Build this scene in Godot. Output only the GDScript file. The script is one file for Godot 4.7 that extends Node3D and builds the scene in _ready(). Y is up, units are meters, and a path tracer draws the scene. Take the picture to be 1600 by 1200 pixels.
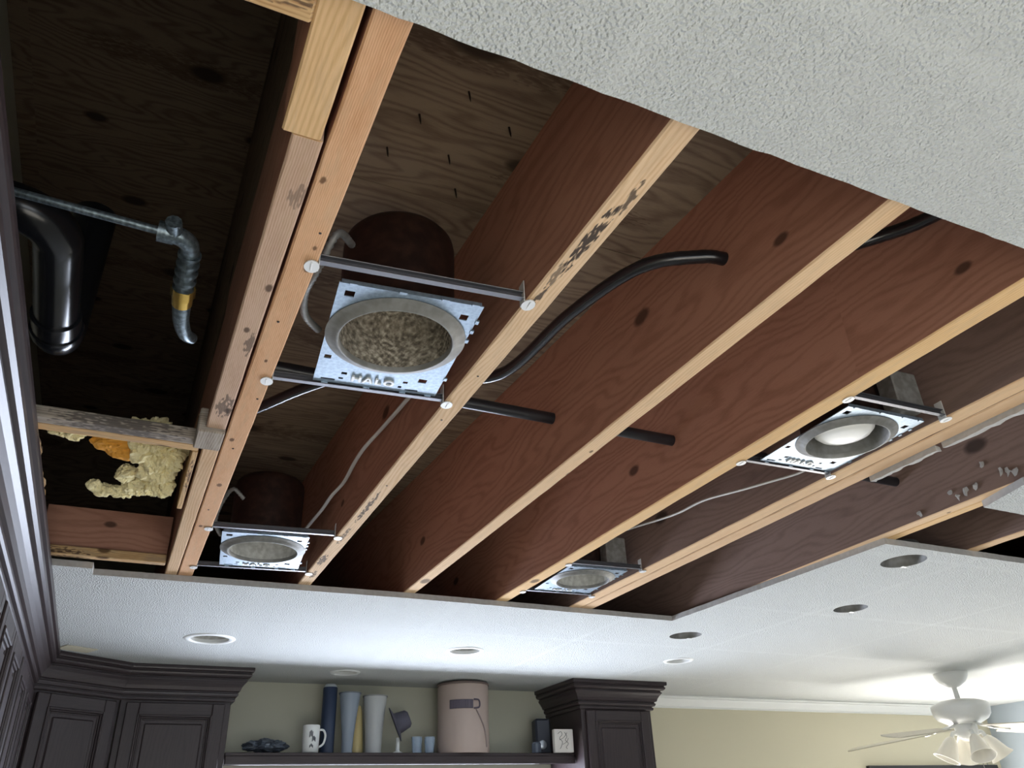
extends Node3D
# A kitchen ceiling opened up for repair: joists, can lights, pipes and wiring above, cabinets and a living room beyond.

const H := 2.435      # underside of the ceiling drywall
const JB := 2.457     # underside of the joists
const BACK := -5.07   # back wall
var M := {}
var taken := {}
var rng := RandomNumberGenerator.new()


# ---------------------------------------------------------------- nodes
func numbered(called: String) -> String:
	taken[called] = taken.get(called, 0) + 1
	return called if taken[called] == 1 else "%s_%03d" % [called, taken[called] - 1]


func tag(o: Node, label := "", category := "", group := "", kind := "") -> Node:
	if label: o.set_meta("label", label)
	if category: o.set_meta("category", category)
	if group: o.set_meta("group", group)
	if kind: o.set_meta("kind", kind)
	return o


func thing(called: String, label: String, category: String, at := Vector3.ZERO, turn := 0.0, group := "") -> Node3D:
	var o := Node3D.new()
	o.name = numbered(called)
	add_child(o)
	o.position = at
	o.rotation.y = turn
	tag(o, label, category, group)
	return o


func mesh_of(st: SurfaceTool, m: Material) -> ArrayMesh:
	st.set_material(m)
	return st.commit()


func obj(called: String, st: SurfaceTool, m: Material, parent: Node = null) -> MeshInstance3D:
	return put(called, mesh_of(st, m), parent)


func put(called: String, mesh: Mesh, parent: Node = null) -> MeshInstance3D:
	var o := MeshInstance3D.new()
	o.mesh = mesh
	if parent == null:
		o.name = numbered(called)
		add_child(o)
	else:
		o.name = called
		parent.add_child(o, true)
	return o


func mb() -> SurfaceTool:
	var st := SurfaceTool.new()
	st.begin(Mesh.PRIMITIVE_TRIANGLES)
	return st


# ---------------------------------------------------------------- shapes
func vert(st: SurfaceTool, p: Vector3, n: Vector3, uv: Vector2) -> void:
	st.set_normal(n)
	st.set_uv(uv)
	st.add_vertex(p)


func tri(st: SurfaceTool, a: Vector3, b: Vector3, c: Vector3, out: Vector3, ua := Vector2.ZERO, ub := Vector2.ZERO, uc := Vector2.ZERO) -> void:
	var n := (c - a).cross(b - a)
	if n.length_squared() < 1e-18:
		return
	if n.dot(out) < 0.0:
		n = -n
		n = n.normalized()
		vert(st, a, n, ua); vert(st, c, n, uc); vert(st, b, n, ub)
	else:
		n = n.normalized()
		vert(st, a, n, ua); vert(st, b, n, ub); vert(st, c, n, uc)


func quad(st: SurfaceTool, a: Vector3, b: Vector3, c: Vector3, d: Vector3, out: Vector3, uvs: Array = []) -> void:
	if uvs.is_empty():
		uvs = [Vector2.ZERO, Vector2.ZERO, Vector2.ZERO, Vector2.ZERO]
	tri(st, a, b, c, out, uvs[0], uvs[1], uvs[2])
	tri(st, a, c, d, out, uvs[0], uvs[2], uvs[3])


func box_uv(p: Vector3, axis: int, long: int, off: Vector2) -> Vector2:
	if axis == long:
		return Vector2(p[(long + 1) % 3], p[(long + 2) % 3]) + off
	return Vector2(p[long], p[3 - axis - long]) + off


# a chamfered box; UVs in metres, u along its longest side
func box(st: SurfaceTool, centre: Vector3, size: Vector3, bev := 0.002, basis := Basis(), off := Vector2.ZERO) -> void:
	var h := size * 0.5
	bev = minf(bev, minf(h.x, minf(h.y, h.z)) * 0.9)
	var long := 0 if size.x >= size.y and size.x >= size.z else (1 if size.y >= size.z else 2)
	var t := Transform3D(basis, centre)
	var face := func(ps: Array, n: Vector3, axis: int) -> void:
		var us := []
		var qs := []
		for p in ps:
			us.append(box_uv(p, axis, long, off))
			qs.append(t * p)
		if ps.size() == 4:
			quad(st, qs[0], qs[1], qs[2], qs[3], basis * n, us)
		else:
			tri(st, qs[0], qs[1], qs[2], basis * n, us[0], us[1], us[2])
	for a in 3:
		var b := (a + 1) % 3
		var c := (a + 2) % 3
		for s in [-1.0, 1.0]:
			var ps := []
			for k in [[-1, -1], [1, -1], [1, 1], [-1, 1]]:
				var p := Vector3()
				p[a] = s * h[a]
				p[b] = k[0] * (h[b] - bev)
				p[c] = k[1] * (h[c] - bev)
				ps.append(p)
			var n := Vector3()
			n[a] = s
			face.call(ps, n, a)
			if bev <= 0.0:
				continue
			for s2 in [-1.0, 1.0]:   # edge between faces a and b
				var es := []
				for k in [[0, -1], [0, 1], [1, 1], [1, -1]]:
					var p := Vector3()
					p[a] = s * (h[a] - (bev if k[0] else 0.0))
					p[b] = s2 * (h[b] - (0.0 if k[0] else bev))
					p[c] = k[1] * (h[c] - bev)
					es.append(p)
				var en := Vector3()
				en[a] = s
				en[b] = s2
				face.call(es, en, a)
	if bev > 0.0:
		for sx in [-1.0, 1.0]:
			for sy in [-1.0, 1.0]:
				for sz in [-1.0, 1.0]:
					var s := Vector3(sx, sy, sz)
					var q := s * (h - Vector3.ONE * bev)
					face.call([q + Vector3(sx * bev, 0, 0), q + Vector3(0, sy * bev, 0), q + Vector3(0, 0, sz * bev)], s, long)


# profile of (radius, height) turned about the y axis of t
func lathe(st: SurfaceTool, prof: Array, segs := 40, t := Transform3D(), flip := false) -> void:
	var ns := []
	for i in prof.size() - 1:
		var d: Vector2 = prof[i + 1] - prof[i]
		var n := Vector2(d.y, -d.x).normalized()
		ns.append(-n if flip else n)
	for i in prof.size() - 1:
		var n0: Vector2 = ns[i]
		var n1: Vector2 = ns[i]
		if i > 0 and ns[i - 1].dot(ns[i]) > 0.6:
			n0 = (ns[i - 1] + ns[i]).normalized()
		if i < ns.size() - 1 and ns[i + 1].dot(ns[i]) > 0.6:
			n1 = (ns[i + 1] + ns[i]).normalized()
		for k in segs:
			var a0 := TAU * k / segs
			var a1 := TAU * (k + 1) / segs
			var ps := []
			var nn := []
			var us := []
			for q in [[prof[i], n0, a0], [prof[i], n0, a1], [prof[i + 1], n1, a1], [prof[i + 1], n1, a0]]:
				var r: Vector2 = q[0]
				var n: Vector2 = q[1]
				ps.append(t * Vector3(r.x * cos(q[2]), r.y, r.x * sin(q[2])))
				nn.append((t.basis * Vector3(n.x * cos(q[2]), n.y, n.x * sin(q[2]))).normalized())
				us.append(Vector2(q[2] * 0.1, r.x + r.y))
			for tr in [[0, 1, 2], [0, 2, 3]]:
				var g: Vector3 = (ps[tr[2]] - ps[tr[0]]).cross(ps[tr[1]] - ps[tr[0]])
				if g.length_squared() < 1e-18:
					continue
				var order: Array = tr if g.dot(nn[tr[0]] + nn[tr[1]] + nn[tr[2]]) > 0.0 else [tr[0], tr[2], tr[1]]
				for v in order:
					vert(st, ps[v], nn[v], us[v])


func smooth_path(pts: Array, sub := 8) -> Array:
	var out := []
	for i in pts.size() - 1:
		var p0: Vector3 = pts[maxi(i - 1, 0)]
		var p1: Vector3 = pts[i]
		var p2: Vector3 = pts[i + 1]
		var p3: Vector3 = pts[mini(i + 2, pts.size() - 1)]
		for k in sub:
			out.append(p1.cubic_interpolate(p2, p0, p3, float(k) / sub))
	out.append(pts[-1])
	return out


# a round tube along a path; rad may be a number or a Callable(i, n)
func tube(st: SurfaceTool, pts: Array, rad: Variant, segs := 12, caps := true, squash := 1.0) -> void:
	var n := pts.size()
	var d: Vector3 = (pts[1] - pts[0]).normalized()
	var side := d.cross(Vector3.UP)
	if side.length() < 0.1:
		side = d.cross(Vector3.RIGHT)
	side = side.normalized()
	var rings := []
	var norms := []
	var length := 0.0
	var lens := []
	for i in n:
		if i > 0:
			length += pts[i].distance_to(pts[i - 1])
		lens.append(length)
		var t: Vector3 = (pts[mini(i + 1, n - 1)] - pts[maxi(i - 1, 0)]).normalized()
		side = (side - t * side.dot(t)).normalized()
		var up := side.cross(t).normalized()
		var r: float = rad.call(i, n) if rad is Callable else rad
		var ring := []
		var nr := []
		for k in segs + 1:
			var a := TAU * k / segs
			ring.append(pts[i] + side * cos(a) * r + up * sin(a) * r * squash)
			nr.append((side * cos(a) * squash + up * sin(a)).normalized())
		rings.append(ring)
		norms.append(nr)
	for i in n - 1:
		for k in segs:
			var q := [[i, k], [i, k + 1], [i + 1, k + 1], [i + 1, k]]
			for tr in [[0, 1, 2], [0, 2, 3]]:
				var ps := []
				var nn := []
				for v in tr:
					ps.append(rings[q[v][0]][q[v][1]])
					nn.append(norms[q[v][0]][q[v][1]])
				var g: Vector3 = (ps[2] - ps[0]).cross(ps[1] - ps[0])
				var order := [0, 1, 2] if g.dot(nn[0] + nn[1] + nn[2]) > 0.0 else [0, 2, 1]
				for v in order:
					vert(st, ps[v], nn[v], Vector2(lens[q[tr[v]][0]], float(q[tr[v]][1]) / segs * 0.05))
	if caps:
		for e in [[0, -1], [n - 1, 1]]:
			var c: Vector3 = pts[e[0]]
			var out: Vector3 = (pts[-1] - pts[-2]) if e[1] > 0 else (pts[0] - pts[1])
			for k in segs:
				tri(st, c, rings[e[0]][k], rings[e[0]][k + 1], out)


# a profile of (out, y) swept along a floor-plan path of (x, z); out points to the right of the walking direction
func sweep(st: SurfaceTool, path: Array, prof: Array) -> void:
	var rows := []
	for i in path.size():
		var d0: Vector2 = (path[i] - path[maxi(i - 1, 0)]) if i > 0 else (path[1] - path[0])
		var d1: Vector2 = (path[i + 1] - path[i]) if i < path.size() - 1 else d0
		var r0 := Vector2(-d0.y, d0.x).normalized()
		var r1 := Vector2(-d1.y, d1.x).normalized()
		var m := (r0 + r1).normalized()
		m = m / maxf(m.dot(r0), 0.2)
		var row := []
		for p in prof:
			row.append(Vector3(path[i].x + m.x * p.x, p.y, path[i].y + m.y * p.x))
		rows.append(row)
	var mid := Vector2.ZERO
	for p in prof:
		mid += p / prof.size()
	for i in path.size() - 1:
		var d: Vector2 = path[i + 1] - path[i]
		var right := Vector2(-d.y, d.x).normalized()
		var len := d.length()
		for k in prof.size() - 1:
			var e: Vector2 = prof[k + 1] - prof[k]
			var n2 := Vector2(e.y, -e.x)      # for a profile that climbs outward this faces the room
			var out := Vector3(right.x * n2.x, n2.y, right.y * n2.x)
			quad(st, rows[i][k], rows[i + 1][k], rows[i + 1][k + 1], rows[i][k + 1], out, [Vector2(0, k * 0.02), Vector2(len, k * 0.02), Vector2(len, k * 0.02 + 0.02), Vector2(0, k * 0.02 + 0.02)])
	for e in [0, path.size() - 1]:
		var row: Array = rows[e]
		var d: Vector2 = (path[0] - path[1]) if e == 0 else (path[-1] - path[-2])
		for k in range(1, row.size() - 1):
			tri(st, row[0], row[k], row[k + 1], Vector3(d.x, 0, d.y))


# a lumpy ball, for loose fibre
func fluff(st: SurfaceTool, c: Vector3, r: Vector3, noise: FastNoiseLite, amp := 0.3, segs := 30) -> void:
	var rows := []
	for i in segs + 1:
		var row := []
		for k in segs + 1:
			var th := PI * i / segs
			var ph := TAU * (k % segs) / segs
			var d := Vector3(sin(th) * cos(ph), cos(th), sin(th) * sin(ph))
			var p := c + d * r
			row.append(c + d * r * (1.0 + amp * (noise.get_noise_3dv(p * 14.0) * 1.3 + noise.get_noise_3dv(p * 60.0) * 0.7)))
		rows.append(row)
	for i in segs:
		for k in segs:
			var o: Vector3 = rows[i][k] - c
			quad(st, rows[i][k], rows[i][k + 1], rows[i + 1][k + 1], rows[i + 1][k], o)


# ---------------------------------------------------------------- materials
func mat(color: Color, rough := 0.8, metal := 0.0) -> StandardMaterial3D:
	var m := StandardMaterial3D.new()
	m.albedo_color = color
	m.roughness = rough
	m.metallic = metal
	return m


func noise_tex(size: int, freq: float, oct: int, seed_value: int, kind := FastNoiseLite.TYPE_SIMPLEX_SMOOTH, ramp: Gradient = null) -> NoiseTexture2D:
	var n := FastNoiseLite.new()
	n.seed = seed_value
	n.noise_type = kind
	n.frequency = freq
	n.fractal_octaves = oct
	var t := NoiseTexture2D.new()
	t.width = size
	t.height = size
	t.seamless = true
	t.noise = n
	if ramp:
		t.color_ramp = ramp
	return t


func ramp(stops: Array) -> Gradient:
	var g := Gradient.new()
	var offs := PackedFloat32Array()
	var cols := PackedColorArray()
	for s in stops:
		offs.append(s[0])
		cols.append(s[1])
	g.offsets = offs
	g.colors = cols
	return g


func triplanar(m: StandardMaterial3D, scale: float, world := true) -> StandardMaterial3D:
	m.uv1_triplanar = true
	m.uv1_world_triplanar = world
	m.uv1_scale = Vector3.ONE * scale
	return m


# Sawn timber: rows of boards in one picture, lx by ly metres. Each row: [height, light, dark, rings per metre, wobble]
# knots: [x, y, radius]; stains: [x, y, rx, ry, strength]
func timber(w: int, h: int, lx: float, ly: float, seed_value: int, rows: Array, knots: Array, stains: Array, stain_color: Color, wear := 0.0, wear_color := Color(0.55, 0.52, 0.5)) -> ImageTexture:
	var n := FastNoiseLite.new()
	n.seed = seed_value
	n.frequency = 1.0
	n.fractal_octaves = 3
	var fine := FastNoiseLite.new()
	fine.seed = seed_value + 7
	fine.frequency = 1.0
	fine.fractal_octaves = 2
	var data := PackedByteArray()
	data.resize(w * h * 3)
	var row := 0
	var row_end: float = rows[0][0]
	for j in h:
		var y := ly * j / h
		while y > row_end and row < rows.size() - 1:
			row += 1
			row_end += rows[row][0]
		var light: Color = rows[row][1]
		var dark: Color = rows[row][2]
		var freq: float = rows[row][3]
		var wob: float = rows[row][4]
		var near_knots := knots.filter(func(k): return absf(k[1] - y) < k[2] * 4.0)
		var near_stains := stains.filter(func(s): return absf(s[1] - y) < s[3] * 1.6)
		for i in w:
			var x := lx * i / w
			var bend := n.get_noise_2d(x * 1.1, y * 5.0 + row * 13.0) * wob
			var kd := 0.0
			for k in near_knots:
				var dx: float = (x - k[0]) * 0.55
				var dy: float = y - k[1]
				var d: float = sqrt(dx * dx + dy * dy) / k[2]
				if d < 4.0:
					bend += k[2] * 0.9 * exp(-d * d * 0.5) * signf(dy)
					kd = maxf(kd, clampf(1.3 - d, 0.0, 1.0))
			var ring := 0.5 + 0.5 * sin(TAU * (y + bend) * freq)
			ring = ring * ring
			var fibre := fine.get_noise_2d(x * 25.0, y * 900.0)
			var blot := n.get_noise_2d(x * 3.0 + 50.0, y * 14.0)
			var c := light.lerp(dark, clampf(ring * 0.62 + fibre * 0.3 + blot * 0.3, 0.0, 1.0))
			if wear > 0.0:
				var wn := fine.get_noise_2d(x * 7.0 + 90.0, y * 40.0) + 0.5 * fibre
				c = c.lerp(wear_color, clampf(wn * 1.6, 0.0, 1.0) * wear)
			if kd > 0.0:
				c = c.lerp(dark.darkened(0.45), clampf(kd * 1.6, 0.0, 0.85))
			for s in near_stains:
				var sx: float = (x - s[0]) / s[2]
				var sy: float = (y - s[1]) / s[3]
				var a := 1.0 - sx * sx - sy * sy
				if a > 0.0:
					a = clampf((a * 0.9 + fine.get_noise_2d(x * 30.0, y * 140.0) * 1.1 - 0.25) * 3.0, 0.0, 1.0) * s[4]
					c = c.lerp(stain_color, a)
			var o := (j * w + i) * 3
			data[o] = int(clampf(c.r, 0.0, 1.0) * 255.0)
			data[o + 1] = int(clampf(c.g, 0.0, 1.0) * 255.0)
			data[o + 2] = int(clampf(c.b, 0.0, 1.0) * 255.0)
	return ImageTexture.create_from_image(Image.create_from_data(w, h, false, Image.FORMAT_RGB8, data))


func timber_mat(tex: Texture2D, lx: float, ly: float, rough := 0.85, tint := Color.WHITE) -> StandardMaterial3D:
	var m := mat(tint, rough)
	m.albedo_texture = tex
	m.uv1_scale = Vector3(1.0 / lx, 1.0 / ly, 1.0)
	m.metallic_specular = 0.3
	return m


func c8(r: int, g: int, b: int) -> Color:
	return Color(r / 255.0, g / 255.0, b / 255.0)


func make_materials() -> void:
	# knockdown-textured paint on the ceiling
	M.ceiling = triplanar(mat(c8(204, 206, 203), 0.9), 1.25)
	M.ceiling.heightmap_enabled = true
	M.ceiling.heightmap_scale = 0.55
	M.ceiling.heightmap_texture = noise_tex(1024, 0.085, 5, 11, FastNoiseLite.TYPE_SIMPLEX, ramp([[0.0, Color.BLACK], [1.0, Color.WHITE]]))
	M.gypsum = triplanar(mat(c8(206, 204, 202), 0.95), 6.0)
	M.gypsum.albedo_texture = noise_tex(256, 0.02, 5, 5, FastNoiseLite.TYPE_SIMPLEX, ramp([[0.0, c8(222, 219, 216)], [1.0, c8(240, 239, 238)]]))
	M.wall_beige = mat(c8(214, 206, 180), 0.9)
	M.wall_kitchen = mat(c8(196, 194, 176), 0.9)
	M.wall_plain = mat(c8(170, 180, 188), 0.9)
	M.floor = mat(c8(172, 170, 164), 0.55)
	M.white_trim = mat(c8(232, 232, 228), 0.45)
	M.frame_dark = mat(c8(40, 38, 38), 0.5)
	M.glass = mat(Color(0.9, 0.95, 1.0, 0.08), 0.05)
	M.glass.transparency = BaseMaterial3D.TRANSPARENCY_ALPHA
	# joist undersides, one row each
	var rows := [
		[0.06, c8(229, 191, 144), c8(205, 163, 113), 120.0, 0.03],     # 0 clean yellow board
		[0.06, c8(210, 179, 156), c8(175, 138, 111), 260.0, 0.012],    # 1 weathered
		[0.06, c8(229, 183, 144), c8(195, 140, 97), 300.0, 0.006],    # 2 tight orange grain
		[0.06, c8(231, 199, 163), c8(210, 171, 130), 110.0, 0.03],     # 3 stained
		[0.06, c8(231, 197, 158), c8(212, 173, 130), 140.0, 0.02],     # 4 plain
		[0.06, c8(233, 195, 144), c8(216, 171, 118), 160.0, 0.015],    # 5 plain
		[0.06, c8(220, 186, 149), c8(195, 153, 113), 150.0, 0.02],     # 6
		[0.06, c8(225, 191, 151), c8(201, 160, 121), 170.0, 0.02],     # 7
	]
	var knots := [[0.5, 0.135, 0.004], [0.72, 0.16, 0.005], [1.05, 0.15, 0.003], [0.66, 0.16, 0.003], [1.45, 0.14, 0.005], [1.75, 0.15, 0.006], [2.1, 0.14, 0.005],
		[0.8, 0.1, 0.006], [0.95, 0.085, 0.005], [1.3, 0.1, 0.007], [1.75, 0.09, 0.006], [2.2, 0.1, 0.006],
		[2.46, 0.27, 0.016], [2.33, 0.33, 0.014], [1.35, 0.295, 0.008], [1.2, 0.275, 0.004]]
	var stains := [[0.47, 0.205, 0.10, 0.012, 0.9], [0.36, 0.215, 0.05, 0.008, 0.7], [0.64, 0.2, 0.04, 0.006, 0.75], [0.56, 0.2, 0.05, 0.01, 0.5], [1.78, 0.205, 0.14, 0.008, 0.7], [2.05, 0.205, 0.09, 0.008, 0.55], [2.32, 0.2, 0.07, 0.014, 0.7], [2.5, 0.21, 0.06, 0.01, 0.6],
		[1.28, 0.09, 0.06, 0.02, 0.5], [0.55, 0.1, 0.03, 0.02, 0.3], [1.0, 0.1, 0.05, 0.012, 0.45]]
	M.under = timber_mat(timber(2048, 512, 3.2, 0.48, 3, rows, knots, stains, c8(62, 52, 46), 0.25, c8(200, 172, 140)), 3.2, 0.48)
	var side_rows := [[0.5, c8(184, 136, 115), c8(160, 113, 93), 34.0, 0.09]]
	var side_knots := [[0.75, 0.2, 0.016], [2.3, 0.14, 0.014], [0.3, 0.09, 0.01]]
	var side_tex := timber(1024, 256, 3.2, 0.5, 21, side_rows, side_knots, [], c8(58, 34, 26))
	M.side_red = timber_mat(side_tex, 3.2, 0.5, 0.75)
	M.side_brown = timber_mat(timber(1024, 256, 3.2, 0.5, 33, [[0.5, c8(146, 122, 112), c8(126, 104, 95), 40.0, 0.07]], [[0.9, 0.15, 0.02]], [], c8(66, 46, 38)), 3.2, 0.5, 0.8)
	M.ply = timber_mat(timber(1024, 1024, 1.22, 1.22, 44, [[1.22, c8(134, 116, 96), c8(98, 80, 65), 24.0, 0.16]], [[0.2, 0.15, 0.02], [0.55, 0.5, 0.03], [0.9, 0.8, 0.02], [0.75, 0.25, 0.018], [0.35, 0.95, 0.025]], [[0.5, 0.5, 0.4, 0.06, 0.35], [0.9, 0.2, 0.2, 0.04, 0.4], [0.25, 0.8, 0.25, 0.05, 0.4]], c8(70, 52, 40)), 1.22, 1.22, 0.85)
	M.grey_wood = timber_mat(timber(512, 128, 0.8, 0.2, 51, [[0.2, c8(176, 164, 150), c8(120, 108, 98), 160.0, 0.02]], [], [[0.2, 0.1, 0.15, 0.04, 0.6]], c8(66, 60, 58), 0.4, c8(196, 188, 180)), 0.8, 0.2)
	M.tan_wood = timber_mat(timber(512, 128, 0.8, 0.2, 52, [[0.2, c8(214, 178, 130), c8(168, 124, 82), 150.0, 0.02]], [[0.3, 0.08, 0.01]], [[0.15, 0.05, 0.12, 0.03, 0.8], [0.55, 0.12, 0.15, 0.03, 0.7]], c8(82, 62, 50), 0.3), 0.8, 0.2)
	# cabinets: dark stain, satin lacquer
	M.espresso = timber_mat(timber(512, 256, 1.0, 0.5, 61, [[0.5, c8(58, 47, 48), c8(46, 37, 38), 60.0, 0.05]], [], [], Color.BLACK), 1.0, 0.5, 0.38)
	M.espresso.metallic_specular = 0.5
	# metals and plastics
	M.zinc = triplanar(mat(c8(168, 182, 194), 0.45, 0.75), 9.0, false)
	M.zinc.albedo_texture = noise_tex(256, 0.05, 3, 71, FastNoiseLite.TYPE_CELLULAR, ramp([[0.0, c8(205, 210, 214)], [1.0, c8(250, 252, 255)]]))
	M.zinc_dull = triplanar(mat(c8(176, 176, 174), 0.6, 0.45), 8.0, false)
	M.zinc_dull.albedo_texture = noise_tex(256, 0.012, 5, 72, FastNoiseLite.TYPE_SIMPLEX, ramp([[0.2, c8(192, 189, 185)], [0.8, c8(222, 221, 219)]]))
	M.bar = mat(c8(110, 110, 114), 0.45, 0.8)
	M.dust = triplanar(mat(c8(228, 223, 214), 0.95), 5.0, false)
	M.dust.albedo_texture = noise_tex(1024, 0.035, 6, 73, FastNoiseLite.TYPE_VALUE_CUBIC, ramp([[0.2, c8(78, 72, 64)], [0.5, c8(150, 143, 132)], [0.8, c8(222, 216, 206)]]))
	M.dust_pale = triplanar(mat(c8(222, 222, 218), 0.9), 6.0, false)
	M.dust_pale.albedo_texture = noise_tex(256, 0.02, 5, 74, FastNoiseLite.TYPE_SIMPLEX, ramp([[0.2, c8(196, 193, 188)], [0.8, c8(236, 235, 232)]]))
	M.can_rust = triplanar(mat(c8(84, 64, 56), 0.6, 0.3), 5.0, false)
	M.can_rust.albedo_texture = noise_tex(256, 0.02, 4, 75, FastNoiseLite.TYPE_SIMPLEX, ramp([[0.2, c8(110, 84, 72)], [1.0, c8(200, 170, 150)]]))
	M.diffuser = mat(c8(244, 243, 238), 0.5)
	M.tab = mat(c8(226, 226, 224), 0.5, 0.2)
	M.black_pipe = mat(c8(34, 34, 38), 0.32)
	M.loom = mat(c8(30, 30, 33), 0.22)
	M.abs = mat(c8(24, 25, 28), 0.22)
	M.galv = triplanar(mat(c8(150, 162, 168), 0.35, 0.7), 12.0, false)
	M.galv.albedo_texture = noise_tex(128, 0.05, 3, 76, FastNoiseLite.TYPE_SIMPLEX, ramp([[0.0, c8(120, 125, 128)], [1.0, c8(240, 244, 246)]]))
	M.brass = mat(c8(214, 178, 92), 0.25, 0.9)
	M.cable = mat(c8(206, 202, 196), 0.55)
	M.fibre = triplanar(mat(c8(252, 246, 222), 1.0), 10.0, true)
	M.fibre.albedo_texture = noise_tex(256, 0.06, 4, 77, FastNoiseLite.TYPE_SIMPLEX, ramp([[0.0, c8(226, 210, 164)], [0.6, c8(248, 242, 214)], [1.0, c8(255, 252, 236)]]))
	M.fibre_orange = mat(c8(224, 158, 62), 1.0)
	M.nail = mat(c8(52, 42, 36), 0.6, 0.5)
	M.fan_white = mat(c8(226, 226, 222), 0.35)
	M.fan_blade = mat(c8(206, 198, 178), 0.5)
	M.shade_glass = mat(c8(238, 234, 222), 0.3)
	M.shade_glass.backlight_enabled = true
	M.shade_glass.backlight = Color(0.35, 0.34, 0.32)


# ---------------------------------------------------------------- structure
func sheath(z: float) -> float:      # underside of the sheathing, which climbs a little away from the camera
	return 2.745 - 0.055 * z


func struct(called: String, st: SurfaceTool, m: Material) -> MeshInstance3D:
	var o := obj(called, st, m)
	o.set_meta("kind", "structure")
	return o


func ragged(a: Vector2, b: Vector2, amp: float, n: FastNoiseLite) -> Array:
	var out := []
	var steps := maxi(1, int(a.distance_to(b) / 0.025))
	var side := (b - a).orthogonal().normalized()
	for i in steps:
		var p := a.lerp(b, float(i) / steps)
		if i > 0:
			p += side * amp * (n.get_noise_2d(p.x * 14.0, p.y * 14.0) + 0.6 * n.get_noise_2d(p.x * 60.0, p.y * 60.0))
		out.append(p)
	return out


func build_ceiling() -> void:
	var top := CSGCombiner3D.new()
	top.name = "ceiling"
	add_child(top)
	tag(top, "painted knockdown-textured ceiling with a large ragged opening cut in it", "ceiling", "", "structure")
	var slab := CSGBox3D.new()
	slab.name = "drywall"
	slab.size = Vector3(7.9, JB - H, 7.97)
	slab.position = Vector3(3.2, (H + JB) * 0.5, (2.8 + -5.17) * 0.5)
	slab.material = M.ceiling
	top.add_child(slab)
	var n := FastNoiseLite.new()
	n.seed = 4
	n.frequency = 1.0
	var corners := [Vector2(-0.42, -0.585), Vector2(2.30, -0.575), Vector2(2.30, -1.31), Vector2(2.357, -1.488), Vector2(3.5, -1.50), Vector2(3.5, -1.864), Vector2(2.345, -1.866), Vector2(2.285, -3.06), Vector2(1.0, -3.035), Vector2(-0.138, -3.06), Vector2(-0.140, -2.985), Vector2(-0.42, -2.975)]
	var poly := PackedVector2Array()
	for i in corners.size():
		var a: Vector2 = corners[i]
		var b: Vector2 = corners[(i + 1) % corners.size()]
		for p in ragged(a, b, 0.0025, n):
			poly.append(Vector2(p.x, p.y))
	var hole := CSGPolygon3D.new()
	hole.name = "opening"
	hole.operation = CSGShape3D.OPERATION_SUBTRACTION
	hole.polygon = poly
	hole.depth = 0.2
	hole.rotation_degrees = Vector3(90, 0, 0)       # polygon y becomes +z; depth runs downward
	hole.position = Vector3(0, H - 0.06, 0)
	hole.material = M.gypsum
	top.add_child(hole)
	for d in downlights():
		var c := CSGCylinder3D.new()
		c.name = "lamp_hole"
		c.operation = CSGShape3D.OPERATION_SUBTRACTION
		c.radius = d[2]
		c.height = 0.2
		c.sides = 40
		c.position = Vector3(d[0], H, d[1])
		c.material = M.gypsum
		top.add_child(c, true)


func downlights() -> Array:   # x, z, hole radius, trim width, label
	return [
		[0.357, -3.975, 0.088, 0.026, "recessed ceiling downlight with wide white trim in front of the dark corner cabinets"],
		[1.604, -3.935, 0.082, 0.018, "recessed downlight with white ring between the ceiling opening and the tall shelf cylinder"],
		[1.168, -4.66, 0.07, 0.016, "recessed downlight with white ring close over the shelf above the tall blue tube"],
		[2.54, -3.31, 0.08, 0.0, "trimless round recessed light just beyond the far corner of the ceiling opening"],
		[2.905, -3.885, 0.07, 0.017, "small recessed downlight with white ring near the crown of the tall cabinet"],
		[2.955, -2.625, 0.075, 0.0, "trimless round recessed light alone in the middle of the white ceiling"],
		[2.585, -2.00, 0.082, 0.0, "trimless round recessed light beside the short cut-out past the doubled beam"],
	]


func wall_with_hole(called: String, centre: Vector3, size: Vector3, m: Material, holes: Array) -> void:
	var w := CSGCombiner3D.new()
	w.name = called
	add_child(w)
	w.set_meta("kind", "structure")
	var b := CSGBox3D.new()
	b.name = "plaster"
	b.size = size
	b.position = centre
	b.material = m
	w.add_child(b)
	for h in holes:
		var c := CSGBox3D.new()
		c.name = "opening"
		c.operation = CSGShape3D.OPERATION_SUBTRACTION
		c.size = h[1]
		c.position = h[0]
		c.material = m
		w.add_child(c, true)


func window(called: String, x0: float, x1: float, y0: float, y1: float, z: float, m: Material) -> void:
	var w := Node3D.new()
	w.name = called
	add_child(w)
	w.position = Vector3((x0 + x1) * 0.5, y0, z)
	w.set_meta("kind", "structure")
	var f := mb()
	var hw := (x1 - x0) * 0.5
	var hh := y1 - y0
	for s in [-1.0, 1.0]:
		box(f, Vector3(s * (hw - 0.025), hh * 0.5, 0), Vector3(0.05, hh, 0.07), 0.004)
	box(f, Vector3(0, 0.025, 0), Vector3(2 * hw - 0.1, 0.05, 0.07), 0.004)
	box(f, Vector3(0, hh - 0.025, 0), Vector3(2 * hw - 0.1, 0.05, 0.07), 0.004)
	box(f, Vector3(0, hh * 0.5, 0), Vector3(0.05, hh - 0.1, 0.07), 0.004)
	obj("window_frame", f, m, w)
	for s in [-1.0, 1.0]:
		var g := mb()
		box(g, Vector3(s * hw * 0.5, hh * 0.5, 0), Vector3(hw - 0.075, hh - 0.1, 0.006), 0.0)
		obj("pane", g, M.glass, w)


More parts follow.
